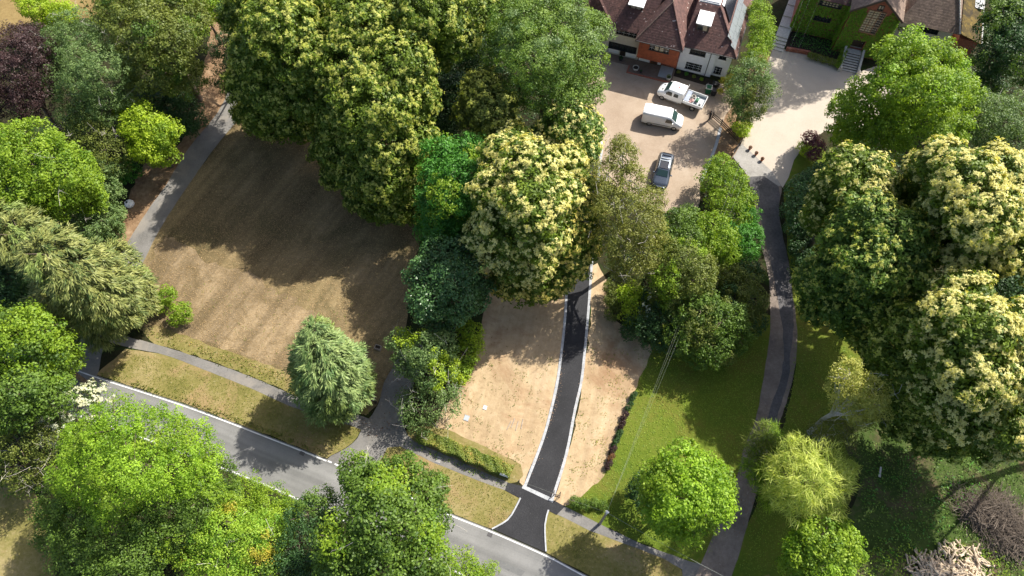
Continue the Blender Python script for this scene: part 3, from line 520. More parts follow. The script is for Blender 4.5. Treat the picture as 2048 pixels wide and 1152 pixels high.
    T_('silver_birch', 'olive birch with white branches between the driveway and the grey car', 'tree', [(1245, 310, 30, 10), (1215, 350, 34, 9.5), (1260, 360, 34, 9.5), (1300, 400, 28, 8), (1225, 410, 42, 9), (1275, 435, 46, 8.5), (1305, 470, 30, 7), (1235, 470, 42, 7.5), (1265, 505, 44, 6.5), (1250, 545, 32, 5), (1295, 520, 26, 5.5), (1240, 285, 18, 9.5)], 'birch', 'fine', bark='bark_pale', twigs=22, hole=.2)
    T_('holly_tree', 'dark glossy blue-green tree at the left corner of the bare soil', 'tree', [(850, 545, 34, 6), (905, 560, 40, 7), (860, 600, 40, 6), (920, 600, 40, 5.5), (955, 580, 30, 4.5), (880, 510, 36, 6), (880, 635, 34, 4), (925, 510, 36, 6)], 'holly', 'broad')
    T_('holly_tree', 'mixed grey-green tree with bare twigs at its heart beside the lane mouth', 'tree', [(805, 685, 28, 4.5), (850, 700, 34, 5), (885, 690, 26, 4.5), (820, 725, 30, 4), (860, 745, 36, 4), (890, 735, 26, 3.5)], 'greygreen', 'shrub', extra=('yellowlime', .35), twigs=16)
    T_('laurel_shrub', 'yellow-green laurel column on the left edge of the bare soil', 'shrub', [(940, 665, 22, 2.8), (948, 690, 20, 2.6), (930, 710, 24, 2.6), (922, 745, 22, 2), (905, 735, 22, 2.2)], 'bright', 'shrub', extra=('yellowlime', .3))
    T_('hawthorn_tree', 'dusty twiggy hawthorn at the near end of the clipped hedge', 'tree', [(880, 785, 34, 3.2), (835, 815, 36, 3), (885, 810, 34, 2.8), (840, 845, 24, 1.8), (815, 800, 22, 2.4), (905, 790, 22, 2.2)], 'greygreen', 'sparse', twigs=22, hole=.02)
    # lone conifer
    T_('cypress_tree', 'tall pale green cypress standing alone beside the footpath', 'tree', [(632, 660, 24, 9.5), (640, 690, 38, 8.6), (655, 720, 50, 7.4), (640, 745, 44, 6), (668, 760, 54, 5.4), (685, 730, 40, 6), (665, 790, 46, 3.6), (700, 770, 38, 3.8), (612, 705, 28, 6), (605, 730, 24, 4.5), (625, 770, 34, 3.8), (680, 805, 32, 2), (710, 745, 28, 3.5), (645, 800, 30, 2.4)], 'conifer_p', 'conifer', extra=('conifer_g', .1), hole=.03, flat=1.0, hs=1.1)
    # right of the driveway
    S2 = 'evergreen shrubs between the driveway and the country lane'
    T_('laurel_shrub', 'bright green shrub at the tan courtyard corner beside the ramp', 'shrub', [(1440, 335, 26, 3.2), (1465, 365, 28, 3.2), (1485, 395, 24, 2.8), (1425, 360, 24, 3), (1445, 395, 28, 2.8), (1470, 425, 30, 2.6)], 'bright', 'shrub', S2)
    T_('laurel_shrub', 'shaded green laurel along the upper edge of the country lane', 'shrub', [(1495, 430, 22, 2.2), (1500, 470, 24, 2.2), (1475, 470, 26, 2.5), (1495, 505, 22, 2)], 'emerald', 'shrub', S2)
    T_('maple_tree', 'vivid green tree directly below the courtyard', 'tree', [(1425, 455, 30, 4.5), (1445, 480, 30, 4.2), (1415, 490, 28, 4.2), (1455, 510, 22, 3.2)], 'bright', 'shrub', S2)
    T_('bay_tree', 'mid-green tree right of the birch', 'tree', [(1355, 440, 26, 5), (1340, 475, 30, 4.5), (1375, 475, 28, 4.8), (1330, 515, 28, 4), (1380, 430, 20, 4)], 'oak', 'shrub', S2)
    T_('rhododendron', 'large sunlit yellowish rhododendron mound in the middle of the shrubs', 'shrub', [(1370, 520, 38, 5), (1345, 555, 38, 4.5), (1390, 560, 36, 4.5), (1350, 595, 32, 3.6), (1320, 550, 26, 3.8), (1405, 530, 28, 4.2)], 'olive', 'shrub', S2, hs=1.7, extra=('bright', .3))
    T_('pieris_shrub', 'yellow-green shrub beside the new driveway under the birch', 'shrub', [(1265, 590, 26, 2.6), (1270, 625, 24, 2.2), (1285, 600, 22, 2.4)], 'yellowlime', 'shrub', S2, extra=('dark', .35))
    T_('pieris_shrub', 'small bronze-green shrub nearest the new driveway edging', 'shrub', [(1220, 575, 14, 1.5), (1225, 600, 16, 1.5), (1225, 628, 14, 1.2), (1232, 615, 12, 1.2)], 'olive', 'shrub', S2)
    T_('rhododendron', 'dark rhododendron at the lower left of the shrub mass', 'shrub', [(1290, 650, 32, 2.4), (1325, 640, 34, 3), (1310, 675, 28, 2), (1345, 680, 28, 2.2), (1260, 660, 20, 1.6)], 'dark', 'shrub', S2)
    T_('rhododendron', 'biggest dark green dome of the shrub mass above the green lawn', 'shrub', [(1400, 620, 44, 4.5), (1445, 640, 42, 4.2), (1380, 665, 42, 3.5), (1430, 690, 42, 3.2), (1470, 670, 34, 3.2), (1395, 710, 26, 2.2)], 'oak', 'shrub', S2, extra=('olive', .25), hs=1.2)
    T_('rhododendron', 'brownish-green rhododendron against the country lane', 'shrub', [(1480, 570, 34, 3), (1500, 600, 32, 3), (1470, 600, 30, 3.2), (1505, 640, 26, 2.6), (1455, 555, 26, 3), (1500, 545, 24, 2.4)], 'olive', 'shrub', S2, extra=('dark', .2))
    T_('elder_shrub', 'small shrub with whitish flower heads between the sunlit and dark rhododendrons', 'shrub', [(1315, 615, 22, 3), (1295, 630, 18, 2.6), (1340, 625, 20, 3)], 'olive', 'shrub', S2, bloom='white_bloom', bd=.35)
    # hedge between the two houses
    T_('bamboo_clump', 'tall bright green hedge plant between the two houses', 'shrub', [(1524, 50, 24, 4.6), (1522, 80, 24, 4.4), (1512, 112, 23, 4.2), (1530, 62, 18, 4), (1518, 20, 20, 4.2)], 'bright', 'fine')
    T_('olive_tree', 'grey-green tree by the forecourt between the two houses', 'tree', [(1510, 145, 32, 5.4), (1488, 172, 32, 5), (1520, 180, 31, 4.8), (1500, 212, 32, 4), (1484, 232, 22, 2.8), (1475, 195, 22, 3.6)], 'greygreen', 'fine', extra=('olive', .2), twigs=4)
    T_('berberis_shrub', 'orange-leaved shrub at the corner of the white house', 'shrub', [(1449, 162, 9, 1.8), (1455, 172, 8, 1.6), (1440, 182, 6, 1.3), (1463, 158, 9, 2)], 'orange', 'shrub')
    T_('privet_shrub', 'small yellow-green shrub at the near end of the planting bed', 'shrub', [(1484, 262, 14, .9), (1492, 252, 12, .9), (1475, 255, 12, .9)], 'yellowlime', 'shrub')
    # right side
    T_('oak_tree', 'bright yellow-green oak in front of the ivy-covered house', 'tree', [(1810, 120, 54, 9.5), (1870, 130, 52, 9.5), (1800, 175, 52, 9), (1860, 185, 60, 10), (1910, 185, 46, 8), (1740, 200, 48, 6.5), (1830, 240, 58, 7.5), (1890, 240, 46, 7), (1720, 250, 44, 5), (1770, 265, 50, 5.5), (1690, 270, 28, 3.5), (1690, 215, 28, 4.5)], 'bright', 'broad', extra=('lime', .0))
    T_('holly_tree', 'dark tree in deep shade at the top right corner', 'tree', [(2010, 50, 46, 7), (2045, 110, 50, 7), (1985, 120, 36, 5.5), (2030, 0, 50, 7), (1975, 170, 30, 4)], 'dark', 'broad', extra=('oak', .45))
    T_('ash_tree', 'grey-green ash at the right edge behind the cream chestnuts', 'tree', [(1960, 225, 44, 6.5), (2005, 245, 44, 7), (1940, 265, 36, 5.5), (2040, 220, 36, 6.5), (2035, 280, 42, 6), (1985, 285, 34, 5)], 'greygreen', 'fine', twigs=8)
    T_('oak_tree', 'unseen oak added behind the ivy-covered house to shade the forecourt', 'tree', [(*B2, 62, 19.5), (B2[0] + 45, B2[1] + 10, 55, 18.5), (B2[0] + 10, B2[1] + 60, 40, 15)], 'oak', 'broad', hs=1.0, hole=0)  # out of view, added only to cast the forecourt shadow
    T_('smoke_bush', 'purple-leaved bush at the edge of the pale forecourt', 'shrub', [(1622, 278, 16, 1.6), (1635, 292, 15, 1.6), (1628, 310, 14, 1.4)], 'purple', 'shrub')
    T_('privet_shrub', 'yellow-green clipped shrub beside the purple bush', 'shrub', [(1606, 292, 11, 1), (1613, 304, 12, 1)], 'yellowlime', 'shrub')
    T_('laurel_shrub', 'dark laurel right of the top bend of the country lane', 'shrub', [(1600, 385, 28, 2.6), (1620, 365, 24, 2.6), (1590, 420, 24, 2.2), (1615, 430, 28, 2.8), (1595, 455, 22, 2), (1640, 345, 20, 2.4)], 'holly', 'shrub')
    T_('laurel_shrub', 'dark laurel beneath the left chestnut, against the country lane', 'shrub', [(1600, 500, 22, 2), (1610, 535, 24, 2), (1610, 470, 22, 2)], 'dark', 'shrub')
    T_('chestnut_tree', 'smaller chestnut with cream tips nearest the forecourt on the right', 'tree', [(1700, 340, 44, 9), (1745, 345, 36, 9), (1670, 370, 34, 7), (1650, 410, 34, 6), (1770, 380, 36, 8), (1720, 390, 44, 8.5), (1635, 440, 26, 4.5)], 'chestnut', 'chestnut', CT, 'blossom_cream', 1.6, hs=1.6)
    T_('chestnut_tree', 'round green chestnut with few flowers right of the country lane', 'tree', [(1740, 440, 52, 11), (1790, 480, 56, 11.5), (1700, 480, 50, 9.5), (1740, 530, 62, 10.5), (1810, 540, 52, 10), (1680, 545, 50, 7.5), (1640, 560, 40, 5.5), (1760, 590, 56, 8), (1690, 610, 48, 5.5), (1640, 610, 34, 3.8), (1830, 500, 40, 9.5), (1720, 650, 36, 4)], 'oak', 'chestnut', CT, 'blossom', 1.1, hs=1.3, base=(1745, 600))
    T_('chestnut_tree', 'cream-flowered chestnut at the right edge behind the round green one', 'tree', [(1890, 330, 46, 11), (1930, 370, 56, 12), (1990, 350, 52, 11.5), (1850, 350, 36, 9), (1900, 420, 50, 10), (1960, 440, 58, 12), (2020, 420, 52, 11.5), (2035, 350, 40, 10.5), (1880, 480, 42, 8), (1940, 510, 52, 9), (2010, 500, 52, 9.5), (1830, 400, 38, 7.5), (2060, 470, 50, 10)], 'chestnut', 'chestnut', CT, 'blossom_cream', 4.4, hs=1.6)
    T_('chestnut_tree', 'lowest cream-flowered chestnut at the right edge above the brushwood', 'tree', [(1930, 590, 46, 10.5), (1900, 640, 50, 11), (1960, 660, 58, 12), (2020, 660, 54, 11.5), (1880, 700, 50, 9.5), (1950, 740, 62, 11), (2030, 750, 60, 10.5), (1870, 770, 50, 7.5), (1930, 820, 56, 7.5), (2000, 830, 56, 7.5), (1980, 880, 42, 4.5), (2060, 870, 50, 6), (1880, 840, 40, 4.5), (2080, 660, 60, 10)], 'chestnut', 'chestnut', CT, 'blossom_cream', 3.8, hs=1.6, base=(1955, 850))
    T_('chestnut_tree', 'shaded green chestnut between the round one and the lowest cream one', 'tree', [(1790, 690, 46, 7), (1830, 650, 42, 8.5), (1830, 740, 48, 7), (1800, 790, 42, 5), (1850, 800, 40, 5.5), (1840, 850, 36, 3.8), (1770, 740, 36, 5), (1750, 690, 34, 5), (1800, 840, 36, 3.6), (1900, 880, 34, 3.4), (1850, 880, 28, 2.6)], 'chestnut', 'chestnut', CT, 'blossom', 1.8, hs=1.5)
    T_('oak_tree', 'oak at the right edge below the lowest cream chestnut, mostly out of view', 'tree', [(2225, 770, 72, 15), (2260, 850, 75, 15), (2190, 700, 60, 14)], 'oak', 'broad', hs=1.0, base=(2170, 900))
    T_('holly_tree', 'dark understorey tree at the right edge between the two cream chestnuts', 'tree', [(2020, 580, 46, 5.5), (1990, 560, 36, 5), (2050, 600, 40, 5.5)], 'dark', 'broad')
    T_('silver_birch', 'pale olive birch right of the country lane', 'tree', [(1700, 745, 28, 7.5), (1680, 770, 28, 7), (1720, 775, 28, 7), (1750, 785, 28, 6.5), (1700, 805, 32, 5.5), (1750, 815, 26, 5), (1720, 830, 28, 4)], 'birch_lit', 'fine', bark='bark_pale', twigs=10, hole=.2, hs=1.9)
    T_('birch_sapling', 'thin dim birch below the pale olive birch', 'tree', [(1665, 850, 28, 3.5), (1690, 865, 24, 3), (1640, 870, 24, 2.6)], 'birch', 'sparse', bark='bark_pale')
    T_('willow_tree', 'dark green willow overhanging the country lane left of the pale one', 'tree', [(1535, 870, 26, 5), (1515, 895, 24, 4.5), (1545, 915, 28, 4.5), (1510, 935, 24, 4), (1530, 960, 26, 3.6), (1545, 990, 26, 3)], 'bright', 'willow', extra=('olive', .2))
    T_('willow_tree', 'pale yellow-green twisted willow beside the country lane', 'tree', [(1600, 910, 36, 7.5), (1650, 920, 34, 7), (1570, 945, 38, 6.8), (1620, 960, 46, 8), (1670, 965, 34, 6.5), (1590, 995, 40, 6), (1650, 1005, 36, 5.5), (1555, 985, 28, 4.8), (1690, 940, 22, 5)], 'willow', 'willow', hole=.12)
    T_('maple_tree', 'vivid lime-green round tree on the green lawn above the footpath', 'tree', [(1370, 935, 46, 7.5), (1330, 960, 42, 7), (1410, 960, 44, 7.5), (1360, 995, 52, 7.5), (1420, 1005, 42, 6.5), (1320, 1010, 38, 5.5), (1380, 1040, 42, 5), (1335, 1040, 32, 4.2), (1440, 975, 28, 5.5), (1300, 975, 24, 5)], 'lime', 'broad', extra=('bright', .3), hole=.06)
    T_('yew_shrub', 'dark shrub tucked against the left side of the vivid lime-green tree', 'shrub', [(1280, 965, 20, 2.4), (1285, 990, 22, 2.4), (1300, 1020, 22, 2.2), (1265, 985, 14, 1.8)], 'dark', 'shrub', trunk=.08)
    T_('hazel_shrub', 'bright green bushy tree at the bottom edge below the pale willow', 'tree', [(1640, 1075, 40, 5.5), (1685, 1085, 34, 5), (1610, 1100, 38, 5), (1660, 1125, 44, 4.8), (1595, 1135, 32, 3.8), (1710, 1110, 20, 3.5)], 'bright', 'broad', extra=('lime', .3))
    T_('bramble_shrub', 'low dark bramble at the footpath corner beside the new driveway mouth', 'shrub', [(1150, 1004, 11, .5), (1168, 1009, 11, .6), (1188, 1006, 10, .6), (1206, 1010, 10, .5)], 'oak', 'shrub')
    for x, y in ((1266, 792), (1258, 812), (1249, 832), (1243, 850), (1238, 868), (1231, 884), (1226, 900), (1221, 916), (1217, 930)):
        k = (x + y) % 3
        T_('hedge_whip', 'young brown-green hedge plant in the dark row between the bare soil and the green lawn', 'shrub', [(x, y, 6, .42), (x + 4, y - 4, 5, .5), (x - 2, y + 5, 5, .35)], ['dark', 'redbrown', 'copper'][k], 'sparse', 'young hedge plants in a row', trunk=.02)
    for x, y, m in ((1357, 144, 'olive'), (1373, 147, 'emerald'), (1388, 153, 'olive'), (1403, 158, 'bright')):
        T_('lavender_plant', {'emerald': 'green', 'olive': 'dull olive', 'bright': 'brightest green'}[m] + ' clipped plant in the dark border under the white wall', 'plant', [(x, y, 3.4, .3)], m, 'shrub', 'clipped plants under the white wall', trunk=.02)
plant_trees()
print('leaf faces', CNT[0])
# ---------------------------------------------------------------- ground cover
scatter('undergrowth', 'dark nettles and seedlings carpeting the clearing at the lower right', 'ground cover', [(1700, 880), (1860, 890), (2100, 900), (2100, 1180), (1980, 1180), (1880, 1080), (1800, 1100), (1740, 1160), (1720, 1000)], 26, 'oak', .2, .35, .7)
scatter('undergrowth', 'sunlit weeds around the cut logs at the bottom right', 'ground cover', [(1700, 1100), (1830, 1090), (1900, 1080), (2000, 1110), (2100, 1180), (2060, 1300), (1690, 1300)], 22, 'bright', .24, .4, .4)
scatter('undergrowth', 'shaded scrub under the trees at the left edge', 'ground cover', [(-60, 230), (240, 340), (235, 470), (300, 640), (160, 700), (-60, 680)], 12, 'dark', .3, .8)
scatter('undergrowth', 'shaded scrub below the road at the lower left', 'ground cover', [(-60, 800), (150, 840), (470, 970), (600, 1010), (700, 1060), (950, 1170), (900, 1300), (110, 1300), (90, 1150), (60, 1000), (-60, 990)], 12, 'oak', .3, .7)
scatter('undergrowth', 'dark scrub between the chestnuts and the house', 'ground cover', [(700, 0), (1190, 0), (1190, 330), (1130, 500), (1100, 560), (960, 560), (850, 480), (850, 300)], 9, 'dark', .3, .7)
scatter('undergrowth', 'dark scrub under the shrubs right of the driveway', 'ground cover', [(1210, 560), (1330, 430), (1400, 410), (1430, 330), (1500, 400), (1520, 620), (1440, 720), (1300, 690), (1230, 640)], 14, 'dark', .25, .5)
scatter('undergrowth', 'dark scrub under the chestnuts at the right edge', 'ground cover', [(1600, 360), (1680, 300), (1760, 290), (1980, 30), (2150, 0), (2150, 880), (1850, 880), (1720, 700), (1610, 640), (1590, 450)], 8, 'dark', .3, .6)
scatter('undergrowth', 'taller bright clumps of bramble across the clearing', 'ground cover', [(1720, 900), (1860, 900), (1980, 920), (1900, 1080), (1740, 1140)], 12, 'emerald', .26, .6, -.4)
scatter('garden_planting', 'low dark garden plants under the ivy wall', 'ground cover', [(1580, 92), (1590, 60), (1660, 80), (1675, 110), (1668, 118)], 45, 'emerald', .2, .6, 1.2)
scatter('grass_tufts', 'rough bright grass along the foot of the clipped hedge', 'grass', [(820, 884), (905, 918), (1015, 968), (1012, 975), (900, 926), (812, 890)], 60, 'bright', .2, .25, .8, True)
scatter('grass_tufts', 'rough grass fringe along the upper edge of the main road', 'grass', [(205, 748), (260, 762), (379, 800), (565, 870), (650, 905), (652, 914), (565, 880), (379, 810), (200, 750)], 60, 'olive', .22, .2, .8, True)
scatter('grass_tufts', 'dry grass on the bank above the left footpath', 'grass', [(285, 655), (450, 705), (600, 758), (735, 818), (690, 822), (600, 793), (390, 710), (295, 680)], 24, 'hedge', .22, .16, .5, True)
scatter('grass_tufts', 'straggly grass at the right of the driveway mouth', 'grass', [(1097, 1030), (1180, 1066), (1270, 1100), (1362, 1140), (1370, 1190), (1174, 1145), (1096, 1102)], 20, 'hedge', .16, .1, .3, True)
scatter('weeds', 'scattered seedling weeds on the bare soil left of the new driveway', 'weeds', [(975, 700), (1110, 700), (1095, 830), (1050, 960), (960, 885), (890, 850)], 5, 'olive', .12, .06, -.35, tuft=4, spread=.15)
scatter('weeds', 'scattered weeds on the bare soil strip right of the new driveway', 'weeds', [(1190, 680), (1290, 700), (1240, 830), (1205, 940), (1130, 1000), (1150, 850)], 6, 'hedge', .12, .06, -.2, tuft=4, spread=.15)
scatter('fallen_leaves', 'brown fallen leaves around the lane mouth', 'leaves', [(735, 830), (760, 760), (800, 700), (830, 760), (810, 850), (750, 880), (690, 850)], 9, 'redbrown', .14, .02, .6)
scatter('fallen_leaves', 'fallen leaves on the country lane under the willow', 'leaves', [(1475, 985), (1530, 985), (1500, 1080), (1440, 1060)], 12, 'redbrown', .13, .02, .6)
scatter('hedge_trimmings', 'small weeds dotting the dry lawn', 'weeds', [(320, 560), (560, 560), (760, 620), (720, 780), (450, 700)], 1.2, 'hedge', .12, .04, .3, tuft=3)
scatter('dry_grass', 'parched grass blades of the large left lawn', 'grass', [(480, 240), (400, 340), (330, 445), (292, 528), (310, 600), (295, 655), (450, 722), (590, 768), (735, 815), (800, 700), (835, 500), (800, 300), (600, 200)], 60, 'straw', .09, .05, 3)
scatter('lawn_grass', 'green blades of the lawn right of the new driveway', 'grass', [(1300, 695), (1530, 680), (1510, 840), (1462, 960), (1420, 1110), (1283, 1082), (1140, 1008), (1200, 960), (1240, 860), (1270, 780)], 46, 'lawngrass', .11, .05, 3)
scatter('lawn_grass', 'green blades of the shaded lawn right of the country lane', 'grass', [(1600, 640), (1700, 700), (1720, 900), (1640, 1120), (1480, 1152), (1510, 1010), (1560, 880)], 30, 'lawngrass', .12, .06, 3)
scatter('verge_grass', 'mixed dry and green blades of the left roadside verge', 'grass', [(205, 748), (252, 702), (420, 746), (580, 814), (718, 862), (692, 892), (653, 914), (379, 806)], 55, 'hedge', .12, .07, .7, True)
scatter('verge_grass', 'mixed dry and green blades of the middle roadside verge', 'grass', [(771, 897), (871, 930), (1010, 984), (1035, 998), (1010, 1040), (984, 1054), (847, 998), (745, 930)], 55, 'hedge', .12, .07, .7, True)
scatter('loose_soil', 'crumbs of soil spilled along the left edge of the new driveway', 'soil', [(1040, 965), (1085, 881), (1101, 825), (1115, 762), (1128, 650), (1136, 650), (1124, 762), (1108, 830), (1093, 885), (1052, 975)], 60, 'earth', .07, .05, .2)
scatter('loose_soil', 'crumbs of soil spilled along the right edge of the new driveway', 'soil', [(1110, 1000), (1138, 911), (1156, 820), (1169, 762), (1182, 640), (1174, 640), (1162, 762), (1148, 820), (1130, 911), (1100, 998)], 60, 'earth', .07, .06, .2)
# ---------------------------------------------------------------- buildings
HU = R_(-21); U_ = Vector((math.cos(HU), math.sin(HU), 0)); V_ = Vector((-U_.y, U_.x, 0))
def wall_with_holes(b, u0, u1, z0, z1, v0, v1, holes, m=0):
    "a wall slab in the u-z plane (thickness v0..v1) with rectangular openings (ua, ub, za, zb)"
    us = sorted({u0, u1, *[h[0] for h in holes], *[h[1] for h in holes]}); zs = sorted({z0, z1, *[h[2] for h in holes], *[h[3] for h in holes]})
    for i in range(len(us) - 1):
        for j in range(len(zs) - 1):
            cu, cz = (us[i] + us[i + 1]) / 2, (zs[j] + zs[j + 1]) / 2
            if any(h[0] < cu < h[1] and h[2] < cz < h[3] for h in holes): continue
            b.box(us[i], us[i + 1], v0, v1, zs[j], zs[j + 1], m)
def window(par, u0, u1, z0, z1, v, cols, rows, frame='black', blind=(), name='window', depth=.12, bars=0):
    b = MB(); t = .07; b.box(u0, u1, v - .03, v + depth, z1 - t, z1); b.box(u0 - .05, u1 + .05, v - .08, v + depth, z0 - .02, z0 + t)
    W = (u1 - u0); 
    for i in range(cols + 1): c = u0 + W * i / cols; c = min(max(c, u0 + t / 2), u1 - t / 2); b.box(c - t / 2, c + t / 2, v - .03, v + depth, z0 + t, z1 - t)
    for j in range(1, rows): z = z0 + (z1 - z0) * j / rows; b.box(u0 + t, u1 - t, v - .02, v + depth * .8, z - .03, z + .03)
    w = b.build(name, M[frame], par)
    q = MB(); q.box(u0 + .02, u1 - .02, v + depth * .5, v + depth * .6, z0 + .03, z1 - .03); q.build('pane', M['glass'], w)
    if blind or bars:
        q = MB()
        for i in blind: a = u0 + W * i / cols + .07; q.box(a, a + W / cols - .14, v + depth * .36, v + depth * .44, z0 + .1, z1 - .1)
        if blind: q.build('blind', M['curtain'], w)
        if bars:
            q = MB()
            for i in range(cols):
                a = u0 + W * i / cols; wc = W / cols; q.box(a + wc / 2 - .012, a + wc / 2 + .012, v + .0, v + depth * .3, z0 + t, z1 - t)
                for k in range(1, bars + 1): z = z0 + (z1 - z0) * k / (bars + 1); q.box(a + .05, a + wc - .05, v, v + depth * .3, z - .012, z + .012)
            q.build('glazing_bar', M['white'], w)
    return w
def thick(b, pts, t=.12, m=0):
    "a sloping slab: polygon pts plus thickness along its normal"
    P = [Vector(p) for p in pts]; n = (P[1] - P[0]).cross(P[2] - P[0]).normalized()
    if n.z < 0: n = -n; P = P[::-1]
    k = len(P); lo = [p - n * t for p in P]
    b.add(P + lo, [tuple(range(k)), tuple(reversed(range(k, 2 * k)))] + [(i, k + i, k + (i + 1) % k, (i + 1) % k) for i in range(k)], m)
def ridge_caps(b, p, q, r=.13, step=.36):
    p, q = Vector(p), Vector(q); n = int((q - p).length / step)
    for i in range(n):
        a = p.lerp(q, i / n); c = p.lerp(q, (i + .86) / n); b.tube([a, c], [r, r * .82], 6)
def white_house():
    h = empty('tiled_house', at(1352, 139), HU)
    tag(h, 'white and tile-hung house with steep red-brown hipped roofs and white dormers', 'house')
    # white wing
    b = MB(); A = [(1.08, 3.05, 3.08, 4.05), (1.03, 3.05, .6, 1.7)]
    wall_with_holes(b, 0, 3.75, 0, 4.45, 0, .3, A); b.build('white_wall', M['render'], h)
    b = MB(); wall_with_holes(b, 3.75, 6.3, 0, 4.45, .4, .7, [(4.72, 5.62, 3.0, 3.66), (4.66, 5.55, .56, 1.68)])
    b.box(3.752, 4.4, -.05, .398, 0, 4.4); b.build('white_wall', M['render'], h)
    b = MB(); b.box(6.0, 6.3, .702, 11, 0, 4.45); b.box(0, .3, .302, 11, 0, 4.45); b.box(.302, 5.998, 10.7, 11, 0, 4.45); b.build('side_wall', M['render'], h)
    b = MB(); b.box(0, 3.75, -.03, -.002, 0, .14); b.box(3.74, 4.41, -.09, -.052, 0, .14); b.box(4.402, 6.3, .36, .398, 0, .14); b.build('plinth', M['black'], h)
    b = MB(); b.tube([(3.70, -.07, .1), (3.70, -.07, 4.2), (3.7, -.3, 4.4)], .05, 6); b.build('drainpipe', M['black'], h)
    window(h, 1.08, 3.05, 3.08, 4.05, .0, 3, 1, bars=0); window(h, 1.03, 3.05, .6, 1.7, .0, 3, 1, bars=2)
    window(h, 4.72, 5.62, 3.0, 3.66, .4, 2, 1); window(h, 4.66, 5.55, .56, 1.68, .4, 2, 1, bars=2)
    E = 4.4; T = 7.5
    b = MB(); FL, FR, TL, TR = (-.1, -.42, E), (6.75, -.42, E), (.3, 4.1, T), (3.0, 4.1, T)
    thick(b, [FL, FR, TR, TL]); thick(b, [FR, (6.75, 12, E), (3.0, 12, T), TR]); thick(b, [(-2.4, 4.1, T), (-.1, -.42, E), TL, (.3, 12, T), (-2.4, 12, T)])
    r = b.build('roof', M['tile'], h)
    c = MB(); ridge_caps(c, (6.7, -.38, E + .05), (3.02, 4.05, T + .05), .1); c.build('ridge_cap', M['tile'], r)
    c = MB(); c.box(.5, 3.0, 4.2, 8.6, T - .4, T + .12); c.build('flat_roof', M['white'], h)
    c = MB(); c.box(.62, 2.88, 4.32, 8.5, T + .122, T + .22); c.build('rooflight', M['grey'], h)
    def on_right(u0, v, lift=.1):   # point on the right-hand slope
        k = (E - T) / 3.75; z = T + (u0 - 3.0) * k; return (u0, v, z + lift)
    def slab(pts, name, mat, lift=.06, t=.05):
        q = MB(); thick(q, [on_right(a, v, lift + t) for a, v in pts], t); return q.build(name, M[mat], h)
    for j in range(6):
        for i in range(2):
            a0 = 4.95 + i * .68; v0 = 1.1 + j * 1.3 - i * .75
            slab([(a0, v0), (a0 + .66, v0), (a0 + .66, v0 + 1.27), (a0, v0 + 1.27)], 'solar_panel', 'solar')
    slab([(3.55, 4.6), (4.75, 3.1), (4.75, 9.5), (3.55, 9.5)], 'solar_panel', 'pv_black', .2, .08)
    slab([(3.2, 4.5), (3.5, 4.5), (3.5, 9.5), (3.2, 9.5)], 'flashing', 'white', .1)
    g = MB(); g.box(-.1, 6.75, -.52, -.43, E - .12, E - .02); g.box(6.76, 6.85, -.52, 12, E - .12, E - .02); g.build('gutter', M['black'], h)
    # tile-hung wing
    b = MB(); wall_with_holes(b, -5.15, -.08, 1.9, 4.95, -1.5, -1.25, [(-3.82, -1.33, 3.57, 4.66)]); b.box(-5.15, -4.9, -1.248, 3, 1.9, 4.95); b.box(-.33, -.08, -1.248, 3, 1.9, 4.95); b.box(-4.898, -.332, -1.248, .1, 1.9, 2.1)
    b.build('tile_hung_wall', M['hung'], h)
    window(h, -3.82, -1.33, 3.57, 4.66, -1.5, 4, 1, blind=(1, 2), bars=2)
    b = MB(); wall_with_holes(b, -5.15, -.002, 0, 1.9, .1, .3, [(-3.4, -2.6, .02, 1.85), (-4.9, -3.6, .95, 1.7)]); b.build('ground_floor_wall', M['brick'], h)
    window(h, -4.9, -3.6, .95, 1.7, .1, 3, 1)
    b = MB(); b.box(-5.0, -3.55, -.05, .098, .1, .95); b.build('panel', M['white'], h); b = MB(); b.box(-2.5, -2.1, -.05, .098, .15, .95); b.build('panel', M['white'], h)
    b = MB(); b.box(-3.4, -2.6, .14, .2, .02, 1.85); d = b.build('front_door', M['darkwood'], h); b = MB(); b.ball((-2.7, .1, 1.0), .04); b.build('handle', M['steel'], d)
    b = MB(); b.box(-1.95, -.3, -2.0, .0, .02, .16); b.build('doorstep', M['grey'], h)
    E2 = 5.0; AP = (-2.5, 1.95, 8.3); b = MB(); l, r2 = (-5.65, -1.95, E2), (.32, -1.95, E2)
    thick(b, [l, r2, AP]); thick(b, [r2, (.32, 12, E2), (-2.5, 12, 8.3), AP]); thick(b, [l, AP, (-2.5, 12, 8.3), (-5.65, 12, E2)])
    rf = b.build('roof', M['tile'], h)
    c = MB(); ridge_caps(c, (-5.6, -1.9, E2 + .06), (AP[0], AP[1], 8.36), .1, .3); ridge_caps(c, (AP[0], AP[1], 8.36), (-2.5, 11, 8.36), .1, .4); c.build('ridge_cap', M['tile_brown'], rf)
    c = MB(); ridge_caps(c, (.28, -1.9, E2 + .06), (AP[0], AP[1], 8.36), .09, .3); c.build('ridge_cap', M['tile'], rf)
    g = MB(); g.box(-5.65, .32, -2.06, -1.97, E2 - .14, E2 - .02); g.build('gutter', M['black'], h)
    # left wing
    b = MB(); wall_with_holes(b, -12.5, -5.152, 0, 4.75, 0, .3, [(-8.45, -5.85, 3.5, 4.5), (-9.2, -5.5, .95, 2.0), (-12, -10, 3.4, 4.4), (-7.6, -6.85, .02, .95)]); b.build('white_wall', M['cream_wall'], h)
    window(h, -8.45, -5.85, 3.5, 4.5, 0, 4, 1, bars=2); window(h, -9.2, -5.5, .95, 2.0, 0, 5, 1); window(h, -12, -10, 3.4, 4.4, 0, 3, 1, bars=2)
